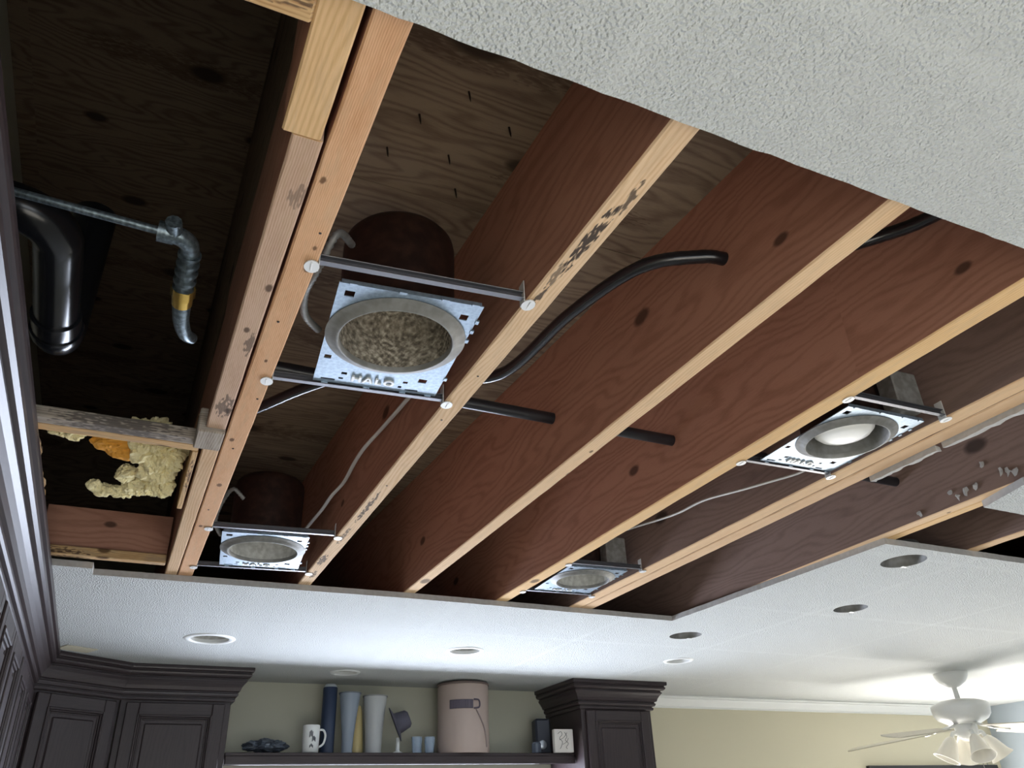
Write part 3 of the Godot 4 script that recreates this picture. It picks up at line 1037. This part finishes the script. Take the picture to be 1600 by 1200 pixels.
	var ins := thing("insulation_batt", "torn yellow fibreglass insulation drooping from the hole beside the pale joist", "insulation", Vector3(-0.022, 2.52, -2.2))
	st = mb()
	for b in [[-0.005, 0.03, 0.10, 0.05, 0.045, 0.045], [0.035, 0.02, 0.06, 0.042, 0.05, 0.05], [0.0, 0.02, 0.035, 0.05, 0.04, 0.055], [0.04, 0.01, -0.03, 0.036, 0.045, 0.06], [0.005, 0.005, -0.04, 0.042, 0.035, 0.05], [0.04, 0.0, -0.12, 0.034, 0.04, 0.055], [0.01, -0.005, -0.165, 0.04, 0.03, 0.05], [-0.025, -0.008, -0.20, 0.04, 0.022, 0.034], [-0.065, -0.01, -0.225, 0.038, 0.02, 0.028], [-0.105, -0.01, -0.225, 0.034, 0.017, 0.024], [-0.13, -0.01, -0.20, 0.018, 0.014, 0.026], [-0.055, 0.0, -0.11, 0.026, 0.02, 0.036], [-0.03, 0.03, 0.13, 0.04, 0.03, 0.03]]:
		fluff(st, Vector3(b[0], b[1], b[2]), Vector3(b[3], b[4], b[5]), n, 0.5, 34)
	obj("yellow_fibre", st, M.fibre, ins)
	st = mb()
	for b in [[-0.10, 0.02, 0.06, 0.05, 0.028, 0.045], [-0.07, 0.01, 0.03, 0.045, 0.024, 0.035]]:
		fluff(st, Vector3(b[0], b[1], b[2]), Vector3(b[3], b[4], b[5]), n, 0.25, 30)
	tag(obj("facing", st, M.fibre_orange, ins), "orange resin-stained patch")
	st = mb()
	fluff(st, Vector3(-0.20, 0.02, 0.10), Vector3(0.05, 0.025, 0.03), n, 0.5, 24)
	obj("yellow_fibre", st, M.fibre, ins)


# ---------------------------------------------------------------- downlights still in the ceiling
func build_downlights() -> void:
	for d in downlights():
		var o := thing("recessed_downlight", d[4], "downlight", Vector3(d[0], H, d[1]), 0.0, "recessed lights in the white ceiling")
		var r: float = d[2]
		var st := mb()
		lathe(st, [Vector2(r - 0.001, 0.001), Vector2(r - 0.003, 0.045), Vector2(r * 0.8, 0.065), Vector2(r * 0.4, 0.075), Vector2(0, 0.077)], 48, Transform3D(), true)
		obj("reflector", st, M.dust_pale if d[3] > 0.0 else M.zinc_dull, o)
		if d[3] > 0.0:
			st = mb()
			lathe(st, [Vector2(r - 0.004, 0.014), Vector2(r - 0.004, -0.002), Vector2(r + 0.002, -0.006), Vector2(r + d[3] * 0.8, -0.004), Vector2(r + d[3], -0.0005), Vector2(r + d[3] * 0.9, 0.0)], 56)
			obj("trim_ring", st, M.white_trim, o)
			st = mb()
			lathe(st, [Vector2(0.0, 0.030), Vector2(r * 0.5, 0.032), Vector2(r * 0.62, 0.04), Vector2(r * 0.5, 0.07)], 36, Transform3D(Basis(Vector3.BACK, 0.25), Vector3(0.012, 0.004, -0.012)))
			obj("bulb_face", st, M.zinc_dull, o)
		else:
			st = mb()
			box(st, Vector3(r * 0.72, -0.001, -r * 0.62), Vector3(0.022, 0.003, 0.012), 0.0008)
			obj("spring_clip", st, M.tab, o)


# ---------------------------------------------------------------- cabinets
func door(parent: Node3D, x: float, y0: float, w: float, h: float, z: float) -> void:
	var d := Node3D.new()
	d.name = "door"
	parent.add_child(d, true)
	d.position = Vector3(x, y0, z)
	var st := mb()
	var s := 0.062
	for e in [-1.0, 1.0]:
		box(st, Vector3(e * (w - s) * 0.5, h * 0.5, 0.010), Vector3(s, h, 0.020), 0.004)
	for e in [s * 0.5, h - s * 0.5]:
		box(st, Vector3(0, e, 0.010), Vector3(w - 2 * s, s, 0.020), 0.004, Basis())
	obj("door_frame", st, M.espresso, d)
	# stepped moulding round the panel
	st = mb()
	for k in [[0.0, 0.026, 0.010], [0.010, 0.020, 0.008], [0.018, 0.013, 0.010]]:
		var iw: float = w - 2 * s - 2 * k[0] + 0.008
		var ih: float = h - 2 * s - 2 * k[0] + 0.008
		for e in [-1.0, 1.0]:
			box(st, Vector3(e * (iw - k[2]) * 0.5, h * 0.5, k[1] * 0.5), Vector3(k[2], ih, k[1]), 0.003)
			box(st, Vector3(0, h * 0.5 + e * (ih - k[2]) * 0.5, k[1] * 0.5), Vector3(iw - 2 * k[2], k[2], k[1]), 0.003)
	obj("moulding", st, M.espresso, d)
	st = mb()
	var pw := w - 2 * s - 0.044
	var ph := h - 2 * s - 0.044
	box(st, Vector3(0, h * 0.5, 0.005), Vector3(pw + 0.02, ph + 0.02, 0.008), 0.001)
	box(st, Vector3(0, h * 0.5, 0.009), Vector3(pw - 0.03, ph - 0.03, 0.014), 0.009)
	obj("raised_panel", st, M.espresso, d)


func cabinet(label: String, at: Vector3, turn: float, w: float, depth: float, y0: float, doors: int, dh: float) -> void:
	var o := thing("kitchen_cabinet", label, "cabinet", at + Vector3(0, y0, 0), turn, "dark stained wall cabinets")
	var top := H - 0.004 - y0
	var st := mb()
	box(st, Vector3(0, top * 0.5, -depth * 0.5), Vector3(w - 0.003, top, depth), 0.003)
	obj("body", st, M.espresso, o)
	var dw := (w - 0.05) / doors
	for k in doors:
		door(o, -w * 0.5 + 0.025 + dw * (k + 0.5), 0.02, dw - 0.012, dh, 0.0)


func build_cabinets() -> void:
	var prof := [Vector2(0.002, 2.268), Vector2(0.010, 2.268), Vector2(0.015, 2.273), Vector2(0.015, 2.283), Vector2(0.009, 2.286), Vector2(0.009, 2.291), Vector2(0.022, 2.293), Vector2(0.027, 2.300), Vector2(0.028, 2.308), Vector2(0.022, 2.312), Vector2(0.022, 2.317), Vector2(0.034, 2.321), Vector2(0.040, 2.338), Vector2(0.050, 2.354), Vector2(0.062, 2.366), Vector2(0.062, 2.373), Vector2(0.056, 2.376), Vector2(0.056, 2.381), Vector2(0.070, 2.384), Vector2(0.079, 2.391), Vector2(0.082, 2.400), Vector2(0.076, 2.405), Vector2(0.076, 2.410), Vector2(0.088, 2.413), Vector2(0.090, 2.420), Vector2(0.090, H - 0.001), Vector2(0.002, H - 0.001)]
	var y0 := 1.42
	var dh := 0.818
	var where := ["first back from the corner unit", "second back from the corner unit", "third back from the corner unit", "fourth back from the corner unit"]
	for i in 4:
		var w := 0.86
		cabinet("dark raised-panel wall cabinet of the long side run, " + where[i], Vector3(-0.35, 0, -4.447 + w * (i + 0.5)), PI / 2, w, 0.345, y0, 2, dh)
	# diagonal corner unit
	var a := Vector2(-0.35, -4.447)
	var b := Vector2(0.04, -4.72)
	var m := (a + b) * 0.5
	var dir := (b - a).normalized()
	cabinet("narrow dark corner wall cabinet set at an angle between the two runs", Vector3(m.x, 0, m.y), atan2(-dir.y, dir.x), a.distance_to(b), 0.2, y0, 1, dh)
	cabinet("dark wall cabinet on the back wall ending at the open shelf, beside the corner unit", Vector3(0.31, 0, -4.72), 0.0, 0.54, 0.345, y0, 1, dh)
	cabinet("tall dark wall cabinet with flared crown at the living room end of the shelf", Vector3(2.92, 0, -4.62), 0.0, 0.52, 0.445, y0, 1, 0.822)
	var st := mb()
	sweep(st, [Vector2(-0.35, 0.3), a, b, Vector2(0.58, -4.72), Vector2(0.58, BACK)], prof)
	tag(obj("crown_moulding", st, M.espresso), "long dark stepped crown moulding topping the side run and corner cabinets", "moulding")
	st = mb()
	sweep(st, [Vector2(2.66, BACK), Vector2(2.66, -4.62), Vector2(3.18, -4.62), Vector2(3.18, BACK)], prof)
	tag(obj("crown_moulding", st, M.espresso), "short dark crown moulding flaring round the cabinet next to the living room", "moulding")
	# a torn flap of ceiling paper by the corner crown
	st = mb()
	box(st, Vector3(-0.19, H - 0.0025, -4.34), Vector3(0.15, 0.003, 0.10), 0.001, Basis(Vector3.UP, 0.5))
	tag(obj("patch_flap", st, M.wall_beige), "small loose yellowish patch on the ceiling at the corner cabinet crown", "patch")


# ---------------------------------------------------------------- shelf and what stands on it
func build_shelf() -> void:
	var sh := thing("long_shelf", "long dark shelf over the window between the two dark cabinets", "shelf", Vector3(1.62, 1.99, BACK))
	var st := mb()
	box(st, Vector3(0, 0.019, 0.17), Vector3(2.075, 0.038, 0.335), 0.003)
	obj("board", st, M.espresso, sh)
	st = mb()
	box(st, Vector3(0, 0.0, 0.340), Vector3(2.075, 0.046, 0.018), 0.005)
	obj("front_edge", st, M.espresso, sh)
	var y := 2.0285
	var z := -4.86
	# crumpled silver bag
	var n := FastNoiseLite.new()
	n.seed = 6
	n.frequency = 0.6
	st = mb()
	fluff(st, Vector3(0.80, y + 0.040, z), Vector3(0.105, 0.034, 0.07), n, 0.5, 34)
	tag(obj("crumpled_bag", st, mat(c8(88, 96, 108), 0.3, 0.3)), "low crumpled dark shiny bag at the end of the shelf by the corner cabinets", "bag")
	# mug
	var o := thing("coffee_mug", "white coffee mug with dark print on the shelf", "mug", Vector3(1.035, y, z + 0.06))
	var white := mat(c8(232, 234, 232), 0.3)
	st = mb()
	lathe(st, [Vector2(0, 0.001), Vector2(0.040, 0.001), Vector2(0.044, 0.005), Vector2(0.046, 0.14), Vector2(0.0445, 0.143), Vector2(0.043, 0.14), Vector2(0.041, 0.01), Vector2(0, 0.01)], 36)
	obj("cup", st, white, o)
	st = mb()
	tube(st, smooth_path([Vector3(0.043, 0.12, 0), Vector3(0.066, 0.118, 0.004), Vector3(0.078, 0.09, 0.006), Vector3(0.070, 0.05, 0.004), Vector3(0.043, 0.03, 0)], 6), 0.006, 10)
	obj("handle", st, white, o)
	st = mb()
	for k in [[0.10, 0.2, 0.03], [0.075, -0.15, 0.022], [0.04, 0.1, 0.014]]:
		for q in 5:
			var an: float = PI / 2 + k[1] + (q - 2) * 0.09
			box(st, Vector3(cos(an) * 0.0462, k[0] - absf(q - 2.0) * 0.004, sin(an) * 0.0462), Vector3(0.003, k[2], 0.0012), 0.0, Basis(Vector3.UP, PI / 2 - an))
	obj("print", st, mat(c8(60, 62, 70), 0.5), o)
	# tall tube with a pale cap
	o = thing("tall_tube", "tall dark blue cylinder with pale domed cap standing on the shelf", "tube", Vector3(1.146, y, z - 0.03))
	st = mb()
	lathe(st, [Vector2(0, 0), Vector2(0.041, 0), Vector2(0.041, 0.355), Vector2(0.038, 0.36), Vector2(0, 0.36)], 36)
	obj("body", st, mat(c8(44, 58, 84), 0.45), o)
	st = mb()
	lathe(st, [Vector2(0.037, 0.358), Vector2(0.036, 0.366), Vector2(0.026, 0.378), Vector2(0.0, 0.383)], 32)
	obj("cap", st, mat(c8(196, 202, 206), 0.5), o)
	# two flared vases
	for v in [[1.256, 0.03, c8(142, 152, 164), "flared grey-blue vase beside the tall tube, slightly narrower", 0.325], [1.408, 0.045, c8(176, 178, 178), "flared pale grey vase next to the dark hat, wider at the mouth", 0.312]]:
		o = thing("flared_vase", v[3], "vase", Vector3(v[0], y, z), 0.0, "flared vases on the shelf")
		var hh: float = v[4]
		var wm: float = 0.046 + v[1] * 0.52
		st = mb()
		lathe(st, [Vector2(0, 0), Vector2(v[1] + 0.006, 0), Vector2(v[1], 0.02), Vector2(v[1] + 0.004, hh * 0.3), Vector2(lerpf(v[1], wm, 0.55), hh * 0.68), Vector2(wm, hh), Vector2(wm - 0.004, hh + 0.002), Vector2(lerpf(v[1], wm, 0.5) - 0.004, hh * 0.68), Vector2(v[1] - 0.006, 0.03), Vector2(0, 0.03)], 36)
		obj("body", st, mat(v[2], 0.4), o)
		st = mb()
		lathe(st, [Vector2(wm - 0.005, hh - 0.003), Vector2(wm + 0.003, hh - 0.004), Vector2(wm + 0.004, hh + 0.003), Vector2(wm - 0.005, hh + 0.004)], 36)
		obj("rim", st, mat(v[2].darkened(0.25), 0.4), o)
	# cream wedge between them
	st = mb()
	lathe(st, [Vector2(0, 0), Vector2(0.038, 0), Vector2(0.036, 0.05), Vector2(0.022, 0.24), Vector2(0.012, 0.27), Vector2(0, 0.272)], 28, Transform3D(Basis(), Vector3(1.335, y, z - 0.085)))
	tag(obj("cream_cone", st, mat(c8(226, 206, 150), 0.6)), "cream yellow tapering ornament between the two flared vases", "ornament")
	# hat on a small stand
	o = thing("hat_stand", "small white stand holding a dark brimmed hat tipped on its side", "stand", Vector3(1.555, y, z))
	st = mb()
	lathe(st, [Vector2(0, 0), Vector2(0.036, 0), Vector2(0.034, 0.008), Vector2(0.012, 0.02), Vector2(0.009, 0.09), Vector2(0, 0.092)], 24)
	obj("stand", st, white, o)
	st = mb()
	lathe(st, [Vector2(0.0, 0.085), Vector2(0.035, 0.083), Vector2(0.05, 0.07), Vector2(0.058, 0.02), Vector2(0.06, 0.0), Vector2(0.098, -0.01), Vector2(0.10, -0.006), Vector2(0.06, 0.006), Vector2(0.05, 0.05), Vector2(0.0, 0.07)], 36, Transform3D(Basis(Vector3(0, 0, 1), -1.15) * Basis(Vector3.RIGHT, 0.3), Vector3(-0.012, 0.165, 0.0)))
	o = obj("brimmed_hat", st, mat(c8(86, 84, 96), 0.9))
	o.position = Vector3(1.555, y, z)
	tag(o, "dark felt hat with a curved brim tipped on the small white stand", "hat")
	# two drinking glasses
	var clear := mat(Color(0.75, 0.83, 0.92, 0.35), 0.08)
	clear.transparency = BaseMaterial3D.TRANSPARENCY_ALPHA
	for g in [[1.672, "small clear drinking glass on the shelf next to the hat stand"], [1.752, "small clear drinking glass on the shelf against the tall lidded canister"]]:
		st = mb()
		lathe(st, [Vector2(0, 0.001), Vector2(0.028, 0.001), Vector2(0.033, 0.095), Vector2(0.031, 0.096), Vector2(0.026, 0.008), Vector2(0, 0.008)], 30, Transform3D(Basis(), Vector3(g[0], y, z)))
		tag(obj("drinking_glass", st, clear), g[1], "glass", "clear glasses on the shelf")
	# tall canister with a dark clasp
	o = thing("tall_canister", "tall pinkish tan canister reaching the ceiling with a dark clasp band", "canister", Vector3(1.965, y, z + 0.005))
	var tan := mat(c8(180, 162, 152), 0.6)
	st = mb()
	lathe(st, [Vector2(0, 0), Vector2(0.156, 0), Vector2(0.158, 0.01), Vector2(0.155, 0.17), Vector2(0.157, 0.36), Vector2(0.155, 0.385), Vector2(0, 0.385)], 48)
	obj("body", st, tan, o)
	st = mb()
	lathe(st, [Vector2(0, 0.396), Vector2(0.158, 0.396), Vector2(0.161, 0.392), Vector2(0.161, 0.384), Vector2(0.15, 0.382)], 48)
	obj("lid", st, mat(c8(120, 104, 98), 0.6), o)
	st = mb()
	for k in 9:
		var an := PI / 2 + 0.05 + k * 0.1
		box(st, Vector3(cos(an) * 0.160, 0.265, sin(an) * 0.160), Vector3(0.018, 0.05, 0.008), 0.002, Basis(Vector3.UP, PI / 2 - an))
	tube(st, smooth_path([Vector3(0.005, 0.24, 0.164), Vector3(0.035, 0.245, 0.165), Vector3(0.042, 0.265, 0.164), Vector3(0.035, 0.287, 0.163), Vector3(0.005, 0.29, 0.162)], 5), 0.005, 8)
	obj("clasp", st, mat(c8(84, 76, 88), 0.6), o)
	st = mb()
	tube(st, smooth_path([Vector3(0.02, 0.235, 0.160), Vector3(0.055, 0.18, 0.150), Vector3(0.085, 0.12, 0.134), Vector3(0.10, 0.03, 0.124)], 6), 0.004, 8)
	obj("strap", st, mat(c8(140, 124, 122), 0.7), o)
	# small dark camera-like gadgets and a sketch card
	o = thing("dark_speaker", "dark upright speaker with a silver knob beside the sketch block", "speaker", Vector3(2.515, y, z - 0.03), -0.2)
	st = mb()
	box(st, Vector3(0, 0.105, 0), Vector3(0.10, 0.21, 0.10), 0.012)
	obj("case", st, mat(c8(46, 50, 62), 0.5), o)
	st = mb()
	lathe(st, [Vector2(0, 0), Vector2(0.026, 0), Vector2(0.026, 0.014), Vector2(0.02, 0.018), Vector2(0, 0.018)], 24, Transform3D(Basis(Vector3.RIGHT, PI / 2), Vector3(-0.012, 0.055, 0.05)))
	obj("knob", st, mat(c8(176, 182, 190), 0.3, 0.6), o)
	st = mb()
	box(st, Vector3(2.445, y + 0.035, z + 0.03), Vector3(0.05, 0.07, 0.05), 0.01, Basis(Vector3.UP, 0.4))
	tag(obj("small_box", st, mat(c8(104, 112, 128), 0.5)), "small grey box at the foot of the dark speaker", "box")
	st = mb()
	box(st, Vector3(2.592, y + 0.06, z + 0.02), Vector3(0.028, 0.12, 0.05), 0.003)
	tag(obj("white_pack", st, white), "narrow white pack standing against the sketch block", "pack")
	o = thing("sketch_block", "white block with a black scribbled drawing at the end of the shelf", "block", Vector3(2.663 - 0.06, y, z + 0.14), -0.06)
	o.position.x = 2.575
	st = mb()
	box(st, Vector3(0, 0.066, 0), Vector3(0.128, 0.132, 0.034), 0.003)
	obj("block", st, mat(c8(226, 220, 212), 0.7), o)
	st = mb()
	for path in [[Vector2(-0.04, 0.105), Vector2(-0.02, 0.118), Vector2(-0.012, 0.1), Vector2(-0.03, 0.08), Vector2(-0.012, 0.06), Vector2(-0.02, 0.035), Vector2(-0.03, 0.02)], [Vector2(-0.032, 0.07), Vector2(0.0, 0.085), Vector2(0.022, 0.112)], [Vector2(0.005, 0.115), Vector2(0.02, 0.09), Vector2(0.008, 0.07), Vector2(0.028, 0.05), Vector2(0.012, 0.03), Vector2(0.02, 0.02)], [Vector2(-0.01, 0.045), Vector2(0.018, 0.06), Vector2(0.03, 0.08)]]:
		var p3 := []
		for p in path:
			p3.append(Vector3(p.x, p.y, 0.0172))
		tube(st, smooth_path(p3, 5), 0.0028, 6, true, 0.4)
	obj("drawing", st, mat(c8(40, 38, 40), 0.7), o)


# ---------------------------------------------------------------- ceiling fan
func build_fan() -> void:
	var o := thing("ceiling_fan", "white ceiling fan with four bell-shaped lamp shades in the living room", "ceiling fan", Vector3(5.05, H, -3.80))
	var st := mb()
	lathe(st, [Vector2(0, 0), Vector2(0.105, 0), Vector2(0.106, -0.010), Vector2(0.100, -0.030), Vector2(0.082, -0.056), Vector2(0.050, -0.078), Vector2(0.030, -0.090), Vector2(0.0, -0.092)], 48)
	obj("canopy", st, M.fan_white, o)
	st = mb()
	tube(st, [Vector3(0, -0.07, 0), Vector3(0.008, -0.19, 0)], 0.016, 18)
	obj("downrod", st, M.fan_white, o)
	st = mb()
	lathe(st, [Vector2(0, -0.160), Vector2(0.05, -0.165), Vector2(0.12, -0.175), Vector2(0.165, -0.192), Vector2(0.178, -0.205), Vector2(0.176, -0.225), Vector2(0.170, -0.262), Vector2(0.150, -0.288), Vector2(0.118, -0.305), Vector2(0.09, -0.318), Vector2(0.0, -0.32)], 56)
	obj("motor_housing", st, M.fan_white, o)
	st = mb()
	lathe(st, [Vector2(0.0, -0.315), Vector2(0.066, -0.315), Vector2(0.070, -0.33), Vector2(0.066, -0.375), Vector2(0.05, -0.40), Vector2(0.03, -0.415), Vector2(0.0, -0.42)], 36)
	obj("switch_housing", st, M.fan_white, o)
	for k in 5:
		var an := deg_to_rad(176.0 + 72.0 * k)
		var d := Vector3(cos(an), 0, sin(an))
		var s := Vector3(-sin(an), 0, cos(an))
		
		st = mb()
		# blade outline with rounded tip
		var top := []
		var bot := []
		var outline := []
		for q in 9:
			var t := q / 8.0
			outline.append(Vector2(0.20 + 0.55 * t, lerpf(0.052, 0.07, t)))
		for q in 9:
			var ta := PI / 2 - PI * q / 8.0
			outline.append(Vector2(0.75 + 0.045 * cos(ta), 0.07 * sin(ta)))
		for q in 9:
			var t := 1.0 - q / 8.0
			outline.append(Vector2(0.20 + 0.55 * t, -lerpf(0.052, 0.07, t)))
		var sl := s.rotated(d, -0.2)
		for p in outline:
			var base: Vector3 = Vector3(0, -0.333 - 0.09 * p.x, 0) + d * p.x + sl * p.y
			top.append(base + Vector3(0, 0.003, 0))
			bot.append(base - Vector3(0, 0.003, 0))
		var ct := Vector3(0, -0.330 - 0.09 * 0.45, 0) + d * 0.45
		for q in outline.size():
			var q1 := (q + 1) % outline.size()
			tri(st, ct, top[q], top[q1], Vector3.UP)
			tri(st, ct - Vector3(0, 0.006, 0), bot[q], bot[q1], Vector3.DOWN)
			quad(st, top[q], top[q1], bot[q1], bot[q], (top[q] + top[q1]) * 0.5 - ct)
		var bl := obj("blade", st, M.fan_blade, o)
		st = mb()
		tube(st, [Vector3(0, -0.312, 0) + d * 0.08, Vector3(0, -0.338, 0) + d * 0.15, Vector3(0, -0.360, 0) + d * 0.26], func(i, _n): return [0.016, 0.02, 0.03][i], 12, true, 0.3)
		obj("blade_arm", st, M.fan_white, bl)
	for k in 4:
		var an := deg_to_rad(35.0 + 90.0 * k)
		var d := Vector3(cos(an), 0, sin(an))
		st = mb()
		var tip := Vector3(0, -0.40, 0) + d * 0.105
		tube(st, smooth_path([Vector3(0, -0.375, 0) + d * 0.05, Vector3(0, -0.365, 0) + d * 0.085, tip], 5), 0.013, 12)
		obj("lamp_arm", st, M.fan_white, o)
		var axis := (d * 0.55 + Vector3.DOWN).normalized()
		var bx := axis.cross(Vector3.UP).normalized()
		st = mb()
		lathe(st, [Vector2(0.018, -0.01), Vector2(0.030, 0.005), Vector2(0.044, 0.035), Vector2(0.054, 0.075), Vector2(0.064, 0.110), Vector2(0.078, 0.132), Vector2(0.075, 0.132), Vector2(0.060, 0.108), Vector2(0.050, 0.075), Vector2(0.040, 0.035), Vector2(0.026, 0.008)], 36, Transform3D(Basis(bx, axis, bx.cross(axis)), tip))
		obj("lamp_shade", st, M.shade_glass, o)
	for c in [[0.03, 0.05, 0.16], [-0.02, 0.06, 0.2]]:
		st = mb()
		tube(st, [Vector3(c[0], -0.40, c[1]), Vector3(c[0] + 0.004, -0.40 - c[2], c[1])], 0.0022, 6)
		obj("pull_chain", st, M.zinc_dull, o)


func area(called: String, at: Vector3, towards: Vector3, size: Vector2, color: Color, energy: float) -> void:
	var l := AreaLight3D.new()
	l.name = called
	l.area_size = size
	l.light_color = color
	l.light_energy = energy
	l.shadow_enabled = true
	l.area_range = 20.0
	add_child(l)
	l.look_at_from_position(at, at + towards, Vector3.UP)


func _ready() -> void:
	rng.seed = 1
	# camera
	var cam := Camera3D.new()
	cam.name = "camera"
	cam.fov = 51.63
	cam.near = 0.02
	cam.transform = Transform3D(Basis(Vector3(0.9052935, -0.03651615, 0.4232142), Vector3(-0.18043864, 0.868891, 0.46094503), Vector3(-0.38455895, -0.49365473, 0.78001245)), Vector3(0, 1.6, 0))
	add_child(cam)
	cam.current = true
	# sky and exposure
	var sky := ProceduralSkyMaterial.new()
	sky.sky_top_color = c8(120, 165, 220)
	sky.sky_horizon_color = c8(205, 222, 240)
	sky.ground_horizon_color = c8(190, 195, 190)
	sky.ground_bottom_color = c8(150, 150, 140)
	sky.sky_energy_multiplier = 0.8
	sky.ground_energy_multiplier = 0.8
	var env := Environment.new()
	env.background_mode = Environment.BG_SKY
	env.sky = Sky.new()
	env.sky.sky_material = sky
	env.tonemap_mode = Environment.TONE_MAPPER_LINEAR
	env.tonemap_exposure = 1.12
	env.sdfgi_enabled = true
	env.ssao_enabled = true
	env.ssil_enabled = true
	var we := WorldEnvironment.new()
	we.name = "world"
	we.environment = env
	add_child(we)
	# daylight through the kitchen window, the patio door and the big window behind the camera
	area("kitchen_window_light", Vector3(1.62, 1.52, BACK + 0.01), Vector3.BACK, Vector2(1.86, 0.76), Color(0.88, 0.92, 1.0), 11.0)
	area("patio_door_light", Vector3(6.0, 0.76, BACK + 0.01), Vector3.BACK, Vector2(1.4, 1.36), Color(1.0, 0.985, 0.97), 17.0)
	area("front_window_light", Vector3(0.6, 0.98, 2.69), Vector3.FORWARD, Vector2(2.3, 1.66), Color(0.94, 0.97, 1.0), 3.0)
	# sun through that window onto the floor behind the camera
	var sun := DirectionalLight3D.new()
	sun.name = "sun"
	sun.light_color = Color(1.0, 0.98, 0.95)
	sun.light_energy = 12.5
	sun.light_angular_distance = 0.53
	sun.shadow_enabled = true
	add_child(sun)
	sun.look_at_from_position(Vector3.ZERO, Vector3(0.12, -0.9, -1.0), Vector3.UP)
	make_materials()
	build_room()
	build_ceiling()
	build_joists()
	build_cabinets()
	build_can_lights()
	build_services()
	build_downlights()
	build_shelf()
	build_fan()
